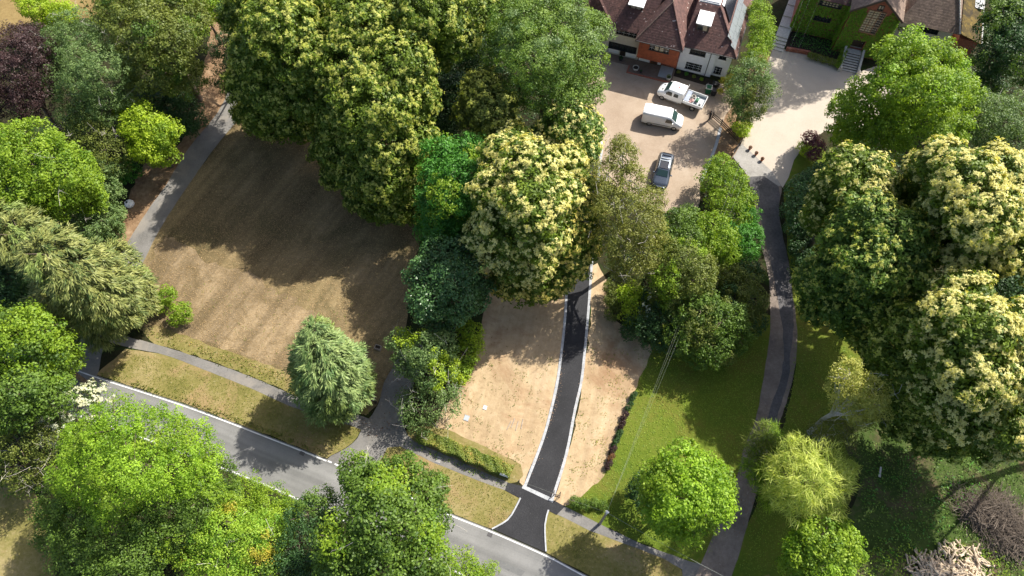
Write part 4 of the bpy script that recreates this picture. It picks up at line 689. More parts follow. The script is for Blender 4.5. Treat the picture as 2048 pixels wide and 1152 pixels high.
    b = MB(); b.box(-9.1, -7.72, -.06, -.002, .3, .95); b.build('panel', M['white'], h); b = MB(); b.box(-6.78, -5.45, -.06, -.002, .25, .9); b.build('panel', M['white'], h)
    b = MB(); b.box(-7.6, -6.85, .1, .18, .02, .95); b.build('door', M['darkwood'], h)
    b = MB(); thick(b, [(-12.9, -.42, 4.55), (-5.0, -.42, 4.55), (-3.6, 4.3, 8.2), (-12.9, 4.3, 8.2)]); thick(b, [(-12.9, 4.3, 8.2), (-2.5, 4.3, 8.2), (-2.5, 9, 4.6), (-12.9, 9, 4.6)])
    rf = b.build('roof', M['tile'], h)
    b = MB(); b.box(-12.5, -5.6, 8.3, 8.6, 0, 4.5); b.box(-12.5, -12.2, .302, 8.298, 0, 4.5); b.build('rear_wall', M['cream_wall'], h)
    # cross gable at far left
    b = MB(); thick(b, [(-12.0, 1.0, 8.4), (-9.3, 5.5, 8.4), (-7.6, 4.0, 7.9), (-9.2, -.3, 4.8)]); thick(b, [(-12.0, 1.0, 8.4), (-9.2, -.3, 4.8), (-12.6, -.5, 4.8)]); b.build('roof', M['tile'], h)
    # dormers
    for (u0, u1, v0, v1, zt, wz, vw) in ((.85, 2.68, .95, 3.5, 7.0, 5.1, 1.35), (-7.75, -5.8, 1.35, 3.9, 7.1, 5.2, 1.75)):
        d = MB(); d.box(u0 + .12, u0 + .3, vw, v1, wz - .4, zt - .14); d.box(u1 - .3, u1 - .12, vw, v1, wz - .4, zt - .14); d.box(u0 + .302, u1 - .302, vw + .15, v1, wz - .5, wz); dm = d.build('dormer', M['darkwood'], h)
        d = MB(); d.box(u0, u1, v0, v1, zt - .138, zt)
        for k in (.33, .66): d.box(u0 + .03, u1 - .03, v0 + (v1 - v0) * k, v0 + (v1 - v0) * k + .05, zt, zt + .05)
        d.build('dormer_roof', M['membrane'], dm)
        window(dm, u0 + .302, u1 - .302, wz, zt - .15, vw + .05, 2, 1, bars=2 if u0 < 0 else 0, blind=(0, 1) if u0 < 0 else (1,), name='dormer_window')
        d = MB(); d.box(u0 + .1, u1 - .1, vw - .25, vw - .002, wz - .3, wz - .22); d.build('flashing', M['lead'], dm)
    b = MB(); b.box(-.9, -.35, 6.2, 6.9, 7.0, 9.6); b.box(-.98, -.27, 6.12, 6.98, 9.602, 9.75); ch = b.build('chimney', M['brick'], h)
    b = MB(); b.tube([(-.62, 6.55, 9.75), (-.62, 6.55, 10.1)], [.13, .11], 8); b.build('chimney_pot', M['terracotta'], ch)
    return h
white_house()
def terrace():
    o = at(1352, 139); T = Matrix.Translation(o) @ Matrix.Rotation(HU, 4, 'Z')
    t = empty('terrace', o, HU); t['kind'] = 'structure'
    b = MB(); b.box(-5.8, -.05, -2.45, -.06, 0, .075); b.box(-9.5, -5.8, -1.3, -.06, 0, .07); b.build('paving', M['paving'], t)
    b = MB(); b.box(-5.95, -.05, -2.62, -2.452, 0, .14); b.box(-5.95, -5.802, -2.45, -1.35, 0, .14); b.build('terrace_kerb', M['brick'], t)
    def P(u, v): return T @ Vector((u, v, 0))
    def pot(u, v, r, label, mat='stone', leaf=None, hh=.4, z=.08):
        p = P(u, v); e = empty('planter', (p.x, p.y, z)); tag(e, label, 'planter')
        b = MB(); n = 14; pr = [(.62 * r, 0), (r * .8, .1 * hh), (r, hh), (r * .86, hh), (r * .8, hh - .08)]
        vs = [(q * math.cos(6.2832 * k / n), q * math.sin(6.2832 * k / n), zz) for q, zz in pr for k in range(n)]
        fs = [(i * n + k, i * n + (k + 1) % n, (i + 1) * n + (k + 1) % n, (i + 1) * n + k) for i in range(len(pr) - 1) for k in range(n)] + [tuple(reversed(range(n)))]
        b.add(vs, fs); b.build('pot', M[mat], e, True); b = MB(); b.add([(r * .8 * math.cos(6.2832 * k / n), r * .8 * math.sin(6.2832 * k / n), hh - .08) for k in range(n)], [tuple(range(n))]); b.build('compost', M['soil_dark'], e)
        if leaf:
            k = 110; q = rng.normal(0, 1, (k, 3)); q = unit(q) * r * .75; q[:, 2] = np.abs(q[:, 2]) + hh
            cards('foliage', q, rng.normal(0, 1, (k, 3)), unit(rng.normal(0, .4, (k, 3)) + [0, 0, 1]), .1, .07, rng.random(k), L[leaf], e, (0, 0, 0))
        return e
    pot(-4.95, -1.75, .42, 'large round pale stone planter on the terrace in front of the tile-hung wall')
    pot(-4.15, -2.05, .17, 'small black pot beside the large round planter', 'black', 'dark', .3)
    pot(-.55, -2.0, .36, 'pale stone planter at the right end of the terrace near the pickup', 'stone', 'greygreen')
    pot(-7.2, -.75, .3, 'dark planter with a bushy plant at the left end of the terrace', 'black', 'dark', .4)
    for i, (x, y) in enumerate(((1499, 299), (1511, 310), (1523, 321.5))):
        p = at(x, y); e = empty('plant_pot', (p.x, p.y, .036), .4 * i)
        tag(e, ['terracotta pot on the pale forecourt, farthest from the camera of the row of three', 'middle terracotta pot of the row of three on the forecourt', 'terracotta pot nearest the shaded country lane in the row of three'][i], 'plant pot', 'terracotta pots along the forecourt edge')
        b = MB(); b.tube([(0, 0, 0), (0, 0, .42)], [.14, .21], 12, cap=False); b.tube([(0, 0, .36), (0, 0, .44)], [.23, .23], 12, cap=False); b.build('pot', M['terracotta'], e, True)
        b = MB(); b.add([(.18 * math.cos(6.2832 * k / 12), .18 * math.sin(6.2832 * k / 12), .38) for k in range(12)], [tuple(range(12))]); b.build('compost', M['soil_dark'], e)
        k = 50; q = unit(rng.normal(0, 1, (k, 3))) * .17; q[:, 2] = np.abs(q[:, 2]) + .4
        cards('foliage', q, rng.normal(0, 1, (k, 3)), unit(rng.normal(0, .4, (k, 3)) + [0, 0, 1]), .12, .07, rng.random(k), L['redbrown'], e, (0, 0, 0))
terrace()
def ivy_cards(name, par, segs, mat='ivy'):
    "segs: (corner, u vector, v vector, outward normal, density)"
    Cs, Ns = [], []
    for c, a, b_, nrm, dens in segs:
        c, a, b_, nrm = map(np.array, (c, a, b_, nrm)); k = int(np.linalg.norm(np.cross(a, b_)) * dens)
        r = rng.random((k, 2)); bul = .10 + .07 * np.sin(r[:, :1] * 19) * np.sin(r[:, 1:] * 13)
        Cs.append(c + a * r[:, :1] + b_ * r[:, 1:] + nrm * (bul + rng.random((k, 1)) * .14)); Ns.append(unit(nrm * 1.0 + np.array([0, 0, .5]) + rng.normal(0, .35, (k, 3))))
    C = np.concatenate(Cs); Nn = np.concatenate(Ns); k = len(C); T = unit(np.array([0, 0, -1.0]) + rng.normal(0, .5, (k, 3)))
    return cards(name, C.astype(float), T, Nn, .2, .17, .45 + rng.normal(0, .2, k), L[mat], par, (0, 0, 0))
def masked(rects, holes, n=(0, -1, 0), v=0, dens=60):
    out = []
    for (u0, u1, z0, z1) in rects:
        us = sorted({u0, u1, *[min(max(x, u0), u1) for h in holes for x in h[:2]]}); zs = sorted({z0, z1, *[min(max(x, z0), z1) for h in holes for x in h[2:]]})
        for i in range(len(us) - 1):
            for j in range(len(zs) - 1):
                cu, cz = (us[i] + us[i + 1]) / 2, (zs[j] + zs[j + 1]) / 2
                if any(h[0] < cu < h[1] and h[2] < cz < h[3] for h in holes): continue
                out.append(((us[i], v, zs[j]), (us[i + 1] - us[i], 0, 0), (0, 0, zs[j + 1] - zs[j]), n, dens))
    return out
def ivy_house():
    O = at(1670, 83); h = empty('ivy_house', O, HU); tag(h, 'brick house covered in green ivy with a gabled porch wing and brown tiled roofs', 'house')
    # main wing
    hol = [(-4.0, -1.2, 4.85, 5.55), (-3.8, -1.7, 2.55, 3.25)]
    b = MB(); wall_with_holes(b, -6.2, 0, 0, 6.3, .1, .4, hol); b.box(-6.2, -5.9, .402, 9, 0, 6.3); b.build('ivy_wall', M['brick'], h)
    window(h, -4.0, -1.2, 4.85, 5.55, .04, 7, 2, blind=(1, 2, 3, 4, 5)); window(h, -3.8, -1.7, 2.55, 3.25, .04, 5, 2)
    b = MB(); thick(b, [(-6.6, -.45, 5.95), (-.2, -.45, 5.95), (-.2, 4.1, 9.4), (-5.9, 4.1, 9.4)]); thick(b, [(-6.6, -.45, 5.95), (-5.9, 4.1, 9.4), (-6.6, 9, 5.95)]); thick(b, [(-5.9, 4.1, 9.4), (5, 4.1, 9.4), (5, 9, 5.9), (-6.6, 9, 5.9)])
    b.build('roof', M['tile'], h)
    # porch gable wing
    v = -1.75; Z_ = -.5; hol = [(1.6, 3.66, 3.8, 7.08), (2.4, 3.04, 7.25, 7.95), (1.62, 3.15, 1.0, 2.5)]
    b = MB(); wall_with_holes(b, -.2, 5.4, 0, 6.8, v, v + .3, [hol[0], hol[2]] if 0 else [(1.6, 3.66, 3.8, 6.8), hol[2]])
    us = [-.2 + 5.6 * i / 28 for i in range(29)]
    for i in range(28):
        uc = (us[i] + us[i + 1]) / 2; zt = 6.8 + (1 - abs(uc - 2.6) / 2.8) * 2.0; segs = [(6.8, zt)]
        for (a, c, z0, z1) in ((1.6, 3.66, 6.7, 7.08), (2.4, 3.04, 7.25, 7.95)):
            if a < uc < c: segs = [x for s in segs for x in ((s[0], max(s[0], min(z0, s[1]))), (max(s[0], min(z1, s[1])), s[1])) if x[1] - x[0] > .02]
        for (z0, z1) in segs: b.box(us[i], us[i + 1], v, v + .3, z0, z1)
    b.box(-.2, .1, v + .302, .098, 0, 6.8); b.box(5.1, 5.4, v + .302, 3, 0, 6.8); b.build('gable_wall', M['brick'], h)
    w = window(h, 1.6, 3.66, 3.8, 7.08, v - .05, 3, 3, 'oak', blind=(0, 1), name='stair_window', depth=.2); 
    q = MB()
    for i in range(3):
        for j in range(3):
            a = 1.6 + 2.06 * i / 3; z = 3.8 + 3.28 * j / 3; q.box(a + .33, a + .36, v - .03, v + .03, z + .1, z + 1.0)
            for k in (.35, .65): q.box(a + .06, a + .64, v - .03, v + .03, z + 1.09 * k, z + 1.09 * k + .03)
    q.build('glazing_bar', M['black'], w)
    window(h, 2.4, 3.04, 7.25, 7.95, v - .05, 2, 1, 'black', blind=(0,))
    b = MB(); AP0, AP1 = (2.6, v - .5, 9.25), (2.6, 5, 9.25)
    thick(b, [AP0, (-.55, v - .5, 6.75), (-.55, 5, 6.75), AP1]); thick(b, [AP0, AP1, (5.75, 5, 6.75), (5.75, v - .5, 6.75)]); b.build('roof', M['tile_brown'], h)
    b = MB(); thick(b, [(2.6, v - .56, 9.22), (-.6, v - .56, 6.68), (-.6, v - .5, 6.68), (2.6, v - .5, 9.22)], .22); thick(b, [(2.6, v - .56, 9.22), (5.8, v - .56, 6.68), (5.8, v - .5, 6.68), (2.6, v - .5, 9.22)], .22); b.build('bargeboard', M['darkwood'], h)
    b = MB(); b.box(1.62, 3.15, v + .5, v + .6, 1.0, 2.5); d = b.build('front_door', M['darkwood'], h); b = MB(); b.ball((2.95, v + .45, 1.7), .05); b.build('handle', M['steel'], d)
    b = MB(); b.box(1.5, 3.3, v - .15, v + .498, 0.8, .98); b.build('doorstep', M['stone'], h)
    # right wing
    v2 = .8; b = MB(); wall_with_holes(b, 5.402, 12.6, 0, 5.0, v2, v2 + .3, [(8.4, 10.95, 3.7, 4.45)]); b.box(12.3, 12.6, v2 + .302, 9, 0, 5.0); b.build('cream_wall', M['cream_wall'], h)
    window(h, 8.4, 10.95, 3.7, 4.45, v2 - .05, 6, 2)
    b = MB(); thick(b, [(5.75, .1, 4.9), (13.15, .1, 4.9), (11.3, 4.0, 7.9), (8.2, 4.0, 7.9)]); thick(b, [(13.15, .1, 4.9), (13.15, 10, 4.9), (11.3, 10, 7.9), (11.3, 4.0, 7.9)]); thick(b, [(5.75, .1, 4.9), (8.2, 4, 7.9), (8.2, 10, 7.9), (5.75, 10, 6.2)]); thick(b, [(8.2, 4, 7.9), (11.3, 4, 7.9), (11.3, 10, 7.9), (8.2, 10, 7.9)])
    rf = b.build('roof', M['tile_brown'], h)
    c = MB(); ridge_caps(c, (13.1, .15, 4.97), (11.3, 4.0, 7.95), .13, .35); c.build('ridge_cap', M['stone'], rf)
    # ivy
    s = masked([(-6.2, 0, .3, 6.2)], [(-4.05, -1.15, 4.8, 5.6), (-3.85, -1.65, 2.5, 3.3)], v=.1, dens=110)
    s += masked([(-.2, 5.4, .3, 6.7)], [(1.55, 3.7, 3.7, 7.1), (1.6, 3.2, .9, 2.55)], v=v, dens=110)
    s += masked([(.3, 1.3, 6.7, 7.3), (4.0, 4.9, 6.7, 7.3)], [], v=v, dens=90)
    s += [((-.2, v, .3), (0, 1.9, 0), (0, 0, 6.3), (-1, 0, 0), 110), ((5.4, v, .8), (0, 2.5, 0), (0, 0, 5.6), (1, 0, 0), 70), ((5.5, v2, 3.2), (1.9, 0, 0), (0, 0, .7), (0, -1, 0), 50)]
    ivy_cards('ivy', h, s)
    # lean-to with mossy roof
    return h
ivy_house()
def mossy_shed():
    O = at(1670, 83); T = Matrix.Translation(O) @ Matrix.Rotation(HU, 4, 'Z'); p = T @ Vector((15, 3, 0))
    h = empty('outbuilding', p, HU); tag(h, 'long low outbuilding with a yellow mossy roof at the top right', 'outbuilding')
    b = MB(); b.box(-1.2, 1.1, -1.6, 10, 0, 3.4); b.build('wall', M['brick'], h)
    b = MB(); thick(b, [(-1.4, -1.8, 4.2), (1.4, -1.8, 3.4), (1.4, 10, 3.4), (-1.4, 10, 4.2)], .1); r = b.build('roof', M['moss_shaded'], h)
    b = MB(); b.box(.2, 1.2, 4.2, 7.5, 3.72, 3.8); b.build('rooflight', M['solar'], r)
    b = MB(); b.box(1.4, 1.55, -1.8, 10, 3.2, 3.42); b.build('gutter', M['black'], h)
mossy_shed()
def steps():
    O = at(1670, 83); h = empty('entrance_steps', O + U_ * 2.3 - V_ * 4.9, HU); tag(h, 'pale stone entrance steps rising to the door of the ivy-covered house', 'steps')
    n = 8
    for i in range(n):
        b = MB(); b.box(-.9, .9, i * .33, 3.0, i * .12, i * .12 + .08); b.build('riser', M['darkwood'], h)
        b = MB(); b.box(-.95, .95, i * .33 - .02, i * .33 + (.27 if i < n - 1 else .75), i * .12 + .082, i * .12 + .12); b.build('step', M['stone'], h)
    for s in (-1, 1):
        b = MB(); b.hexa([(s * 1.12 - .13, -.2, 0), (s * 1.12 + .13, -.2, 0), (s * 1.12 + .13, 2.9, 0), (s * 1.12 - .13, 2.9, 0)], [(s * 1.12 - .13, -.2, .5), (s * 1.12 + .13, -.2, .5), (s * 1.12 + .13, 2.9, 1.4), (s * 1.12 - .13, 2.9, 1.4)])
        b.box(s * 1.12 - .2, s * 1.12 + .2, -.35, -.202, 0, .65); b.ball((s * 1.12, -.27, .76), .16); b.build('parapet', M['stone'], h)
    # long garden steps
    a, c = (at(1553, 101) + at(1553, 101)) / 2, at(1589, 3); d = (c - a); ang = math.atan2(d.y, d.x) - math.pi / 2
    g = empty('garden_steps', a, ang); tag(g, 'long pale slab path with steps between the hedge and the ivy-covered house', 'steps'); Ln = d.length
    y = 0
    for i, ln in enumerate((.5, .5, .5, .5, 1.9, 1.9, 2.2, 2.6)):
        b = MB(); z = .12 * (i + 1); b.box(-.78, .78, y, y + ln - .05, 0, z - .04); b.box(-.8, .8, y - .03, y + ln - .07, z - .038, z); b.build('slab', M['stone'], g); y += ln
steps()
def retaining():
    p = [(1571, 101), (1600, 106), (1640, 114), (1673, 125)]; w = [at(*q) for q in p]
    b = MB(); ribbon('x', [p[0], p[1], (1618, 109.5)], .3, 0, .55, None, mb=b); o = b.build('garden_wall', M['brick']); tag(o, 'low red brick retaining wall at the foot of the ivy-covered house', 'wall')
    tree('box_hedge', 'low yellow-green hedge along the forecourt under the ivy-covered house', 'hedge', [(1622 + 8 * i, 111 + 2.4 * i, 7, .5) for i in range(7)], 'hedge', 'shrub', trunk=.03)
    tree('box_hedge', 'short hedge climbing beside the stone entrance steps', 'hedge', [(1676 + 3.2 * i, 131 - 7 * i, 6, .5 + .12 * i) for i in range(5)], 'bright', 'shrub', trunk=.03)
    e = empty('garden_statue', at(1679, 97, 0)); tag(e, 'small white garden ornament on the shaded bed left of the entrance steps', 'ornament')
    b = MB(); b.tube([(0, 0, 0), (0, 0, .1)], [.25, .22], 10); b.tube([(0, 0, .1), (0, 0, .55)], [.09, .07], 8); b.build('pedestal', M['stone'], e)
    b = MB(); b.tube([(0, 0, .55), (0, 0, .62), (0, 0, .72)], [.1, .3, .4], 12); b.build('bowl', M['white'], e)
retaining()
# ---------------------------------------------------------------- vehicles
def loft(b, sts, prof):
    "sts: (x, half width bottom, half width top, z0, zmid, ztop); mirrored rings"
    rings = []
    for s in sts:
        r = prof(*s); rings.append(r + [(x, -y, z) for x, y, z in reversed(r)])
    k = len(rings[0]); vs = [p for r in rings for p in r]
    fs = [(i * k + j, (i + 1) * k + j, (i + 1) * k + (j + 1) % k, i * k + (j + 1) % k) for i in range(len(rings) - 1) for j in range(k)]
    fs += [tuple(reversed(range(k))), tuple((len(rings) - 1) * k + j for j in range(k))]
    b.add(vs, fs)
def prof(x, wb, wt, z0, zm, zt):
    return [(x, wb * .9, z0), (x, wb, z0 + .12), (x, wb * 1.0, zm * .72 + z0 * .28), (x, wb * .985, zm), (x, wt + (wb - wt) * .35, zm + (zt - zm) * .55), (x, wt, zt - .06 * min(1, (zt - zm) * 3)), (x, wt * .8, zt)]
def wheel(par, x, y, r, w, rim='steel'):
    e = MB(); s = 1 if y > 0 else -1; e.tube([(x, y - w / 2, r), (x, y + w / 2, r)], r, 20); t = e.build('wheel', M['rubber'], par)
    q = MB(); q.tube([(x, y + s * w / 2, r), (x, y + s * (w / 2 + .012), r)], [r * .66, r * .6], 12)
    q.build('rim', M[rim], t, True); return t
def panel(par, name, pts, mat, t=.012):
    P = [Vector(p) for p in pts]; n = (P[1] - P[0]).cross(P[2] - P[0]).normalized(); c = sum(P, Vector()) / len(P)
    if n.dot(c - Vector((c.x * .6 + .0, 0, .7))) < 0: n = -n
    b = MB(); k = len(P); b.add([p + n * t for p in P] + [p - n * .02 for p in P], [tuple(range(k)), tuple(reversed(range(k, 2 * k)))] + [(i, k + i, k + (i + 1) % k, (i + 1) % k) for i in range(k)])
    return b.build(name, M[mat], par)
def place(name, label, cat, px1, px2, xr, yside):
    "vehicle frame: +x forward; px1/px2 = pixels of the rear and front wheel foot on side yside, at local x = xr"
    a, b_ = at(*px1), at(*px2); d = (b_ - a).normalized(); ang = math.atan2(d.y, d.x); n = Vector((-d.y, d.x, 0))
    o = (a + b_) / 2 - d * xr - n * yside; o.z = .02
    e = empty(name, o, ang); tag(e, label, cat); return e
def van():
    v = place('panel_van', 'white panel van parked on the tan courtyard below the pickup', 'van', (1298, 250), (1346, 260), 2.55, -.84)
    b = MB(); S = [(.0, .90, .80, .42, 1.05, 1.78), (.06, .96, .84, .3, 1.1, 1.90), (.6, .98, .86, .25, 1.1, 1.96), (3.2, .98, .85, .25, 1.12, 1.95), (3.5, .98, .82, .25, 1.12, 1.85), (4.15, .97, .83, .25, 1.08, 1.27), (4.6, .94, .76, .25, .98, 1.12), (4.85, .86, .6, .3, .82, .95), (4.95, .7, .45, .4, .68, .74)]
    loft(b, S, prof); b.build('body', M['van_paint'], v, True)
    panel(v, 'windscreen', [(4.12, .74, 1.30), (4.12, -.74, 1.30), (3.52, -.70, 1.85), (3.52, .70, 1.85)], 'windscreen', .03)
    for s in (-1, 1):
        panel(v, 'side_window', [(2.85, s * .975, 1.14), (3.95, s * .965, 1.14), (3.5, s * .90, 1.62), (2.95, s * .90, 1.66)], 'glass', .02)
        panel(v, 'headlight', [(4.55, s * .92, .72), (4.86, s * .72, .70), (4.84, s * .70, .88), (4.5, s * .93, .95)], 'lamp', .03)
        panel(v, 'tail_light', [(-.01, s * .93, .9), (-.01, s * .82, .9), (-.01, s * .78, 1.5), (-.01, s * .88, 1.5)], 'lamp_red', .02)
        b = MB(); b.box(3.72, 3.84, s * .97, s * 1.22, 1.12, 1.34); b.build('wing_mirror', M['van_paint'], v, bevel=.03)
        b = MB(); b.box(1.2, 3.6, s * .982 - .01, s * .982 + .01, .52, .6); b.build('rubbing_strip', M['black'], v)
        for x in (1.03, 4.07): wheel(v, x, s * .86, .33, .24)
    b = MB(); b.box(-.05, .08, -.85, .85, .32, .52); b.build('rear_bumper', M['black'], v, bevel=.03); b = MB(); b.box(4.86, 4.99, -.6, .6, .3, .48); b.build('front_bumper', M['black'], v, bevel=.03)
    for s in (-1, 1): b = MB(); b.tube([(4.1, s * .1, 1.32), (4.02, s * .55, 1.36)], .012, 4); b.build('wiper', M['black'], v)
def pickup():
    v = place('dropside_pickup', 'white double-cab dropside pickup with its bed loaded, parked beside the terrace', 'truck', (1383, 221), (1323, 198.5), 3.15, .88)
    b = MB(); S = [(2.65, .97, .80, .45, 1.15, 1.88), (2.72, .99, .84, .4, 1.15, 1.98), (4.35, .99, .83, .35, 1.15, 1.97), (4.6, .98, .8, .35, 1.15, 1.88), (5.15, .97, .82, .35, 1.12, 1.34), (5.6, .94, .76, .35, 1.02, 1.18), (5.85, .86, .6, .38, .86, 1.0), (5.97, .7, .45, .45, .7, .78)]
    loft(b, S, prof); b.build('cab', M['van_paint'], v, True)
    panel(v, 'windscreen', [(5.13, .76, 1.36), (5.13, -.76, 1.36), (4.6, -.70, 1.88), (4.6, .70, 1.88)], 'windscreen', .03)
    for s in (-1, 1):
        panel(v, 'side_window', [(4.0, s * .98, 1.18), (5.0, s * .97, 1.18), (4.55, s * .90, 1.68), (4.05, s * .895, 1.70)], 'glass', .02)
        panel(v, 'side_window', [(3.2, s * .98, 1.22), (3.8, s * .98, 1.22), (3.76, s * .895, 1.68), (3.24, s * .895, 1.68)], 'glass', .02)
        panel(v, 'headlight', [(5.55, s * .92, .78), (5.86, s * .72, .76), (5.84, s * .70, .94), (5.5, s * .93, 1.0)], 'lamp', .03)
        panel(v, 'bonnet_vent', [(5.35, s * .5, 1.27), (5.5, s * .5, 1.21), (5.5, s * .3, 1.22), (5.35, s * .3, 1.28)], 'black', .02)
        b = MB(); b.box(4.78, 4.9, s * .98, s * 1.22, 1.15, 1.38); b.build('wing_mirror', M['van_paint'], v, bevel=.03)
        b = MB(); b.box(3.0, 4.6, s * .92 - .05, s * .92 + .09, .30, .36); b.build('side_step', M['steel'], v)
        for x in (1.15, 5.15): wheel(v, x, s * .86, .34, .26)
        b = MB(); b.box(0, 2.5, s * 1.02 - .025, s * 1.02 + .025, .84, 1.24); b.box(0, 2.5, s * 1.045 - .01, s * 1.045 + .01, 1.0, 1.04); b.build('drop_side', M['van_paint'], v)
    b = MB(); b.box(0, 2.55, -.99, .99, .76, .84); b.box(.2, 5.0, -.45, .45, .45, .72); b.build('load_bed', M['grey'], v)
    b = MB(); b.box(-.05, 0, -1.0, 1.0, .84, 1.24); b.build('tailgate', M['van_paint'], v)
    b = MB(); b.tube([(2.58, -1.0, .84), (2.58, -1.0, 2.05), (2.58, 1.0, 2.05), (2.58, 1.0, .84)], .035, 6); b.tube([(2.58, -1.0, 1.3), (2.58, 1.0, 1.3)], .03, 6); b.tube([(2.58, 1.0, 2.05), (2.58, 1.25, 2.05)], .03, 6); b.build('headboard', M['steel'], v)
    b = MB(); b.box(3.45, 3.62, -.2, .12, 1.985, 1.99); b.box(3.5, 3.56, -.3, -.22, 1.985, 1.99); b.build('roof_decal', M['red_mark'], v)
    for s in (-1, 1): b = MB(); b.tube([(5.12, s * .12, 1.38), (5.04, s * .55, 1.42)], .012, 4); b.build('wiper', M['black'], v)
    TM = Matrix.Translation(v.location) @ Matrix.Rotation(v.rotation_euler.z, 4, 'Z')
    def load(name, label, cat, x, y, z=.84, rz=0):
        p = TM @ Vector((x, y, z)); e = empty(name, p, v.rotation_euler.z + rz); tag(e, label, cat, 'tools and materials in the pickup bed'); return e
    e = load('toolbox', 'long grey site box across the front of the pickup bed', 'box', 2.2, 0)
    b = MB(); b.box(-.26, .26, -.85, .85, 0, .34); b.build('case', M['grey'], e, bevel=.02); b = MB(); b.box(-.28, .28, -.87, .87, .342, .39); b.build('lid', M['lead'], e, bevel=.01)
    e = load('cable_reel', 'pale coil of hose beside the site box in the pickup bed', 'hose', 1.55, -.35)
    b = MB()
    for k in range(4): b.tube([(.24 * math.cos(a * .5236), .24 * math.sin(a * .5236), .05 + k * .08) for a in range(13)], .045, 6, cap=False)
    b.build('coil', M['stone'], e, True); b = MB(); b.tube([(.24, 0, .3), (.4, .3, .1), (.2, .6, .05)], .03, 5); b.build('hose_end', M['stone'], e)
    e = load('rubble_sack', 'pinkish sack slumped in the middle of the pickup bed', 'sack', 1.55, .3)
    b = MB(); b.ball((0, 0, .18), .27, .65, 10); b.ball((.12, .22, .14), .2, .6, 8); b.build('sack', basic('pink_sack', (.5, .28, .26), .8), e, True); b = MB(); b.tube([(0, -.05, .33), (.05, -.1, .45)], [.09, .05], 6); b.build('neck', M['stone'], e)
    e = load('fuel_can', 'green plastic machine beside the sacks in the pickup bed', 'machine', .95, .0)
    b = MB(); b.box(-.2, .2, -.3, .3, .1, .42); b.build('casing', M['green_plastic'], e, bevel=.05); b = MB(); b.tube([(-.15, .25, .4), (-.15, .5, .75), (.15, .5, .75), (.15, .25, .4)], .02, 5); b.build('handle', M['black'], e)
    b = MB(); b.tube([(0, -.18, .42), (0, -.18, .52)], [.09, .07], 8); b.build('cap', M['white'], e)
    for s in (-1, 1): wheel(e, 0, s * .28, .1, .06, 'grey')
    e = load('bucket', 'dark bucket near the tailgate of the pickup', 'bucket', .45, .6)
    b = MB(); b.tube([(0, 0, 0), (0, 0, .3)], [.12, .16], 12); b.build('pail', M['black'], e); b = MB(); b.tube([(-.16, 0, .28), (0, 0, .42), (.16, 0, .28)], .008, 4); b.build('handle', M['steel'], e)
    e = load('plaster_bag', 'white bag lying flat near the tailgate of the pickup', 'sack', .55, .1)
    b = MB(); b.box(-.3, .3, -.45, .45, 0, .1); b.build('bag', M['white'], e, bevel=.045); b = MB(); b.box(-.1, .1, -.48, .48, .1, .106); b.build('print_band', M['grey'], e)
def suv():
    v = place('estate_car', 'blue-grey estate car with a silver bonnet on the tan courtyard under the birch', 'car', (1342, 332), (1332, 374), 2.45, .8)
    b = MB(); S = [(0, .80, .62, .5, .85, 1.0), (.1, .88, .66, .35, .95, 1.25), (.5, .93, .66, .3, .98, 1.5), (1.0, .95, .66, .26, .98, 1.62), (2.5, .95, .66, .26, .98, 1.64), (2.9, .95, .66, .26, .98, 1.55), (3.55, .94, .74, .26, .96, 1.08), (4.3, .92, .72, .26, .9, 1.0), (4.62, .82, .6, .3, .74, .82), (4.72, .66, .45, .4, .6, .66)]
    loft(b, S, prof); b.build('body', M['car_paint'], v, True)
    panel(v, 'windscreen', [(3.5, .64, 1.11), (3.5, -.64, 1.11), (2.92, -.56, 1.55), (2.92, .56, 1.55)], 'windscreen', .03)
    panel(v, 'sunroof', [(2.75, .5, 1.635), (2.75, -.5, 1.635), (1.75, -.5, 1.645), (1.75, .5, 1.645)], 'pv_black', .012)
    panel(v, 'rear_window', [(.95, .5, 1.61), (.95, -.5, 1.61), (.2, -.5, 1.34), (.2, .5, 1.34)], 'pv_black', .03)
    for s in (-1, 1):
        panel(v, 'side_window', [(.7, s * .935, 1.03), (3.25, s * .93, 1.03), (2.75, s * .76, 1.46), (1.0, s * .77, 1.46)], 'glass', .02)
        b = MB(); b.tube([(.7, s * .62, 1.6), (.9, s * .62, 1.68), (2.6, s * .62, 1.7), (2.8, s * .62, 1.62)], .025, 5); b.build('roof_rail', M['grey'], v)
        panel(v, 'headlight', [(4.3, s * .90, .74), (4.62, s * .68, .68), (4.6, s * .66, .8), (4.2, s * .9, .88)], 'lamp', .03)
        panel(v, 'tail_light', [(-.01, s * .8, .75), (-.01, s * .5, .75), (.05, s * .5, .92), (.05, s * .8, .92)], 'lamp_red', .03)
        b = MB(); b.box(3.05, 3.2, s * .94, s * 1.12, 1.0, 1.15); b.build('wing_mirror', M['car_paint'], v, bevel=.03)
        for x in (.9, 3.75): wheel(v, x, s * .84, .34, .23)
    b = MB(); b.box(1.25, 1.35, -.55, .55, 1.655, 1.7); b.build('roof_bar', M['grey'], v); b = MB(); b.box(1.6, 1.68, -.6, .6, 1.655, 1.69); b.build('roof_bar', M['grey'], v)
van(); pickup(); suv()
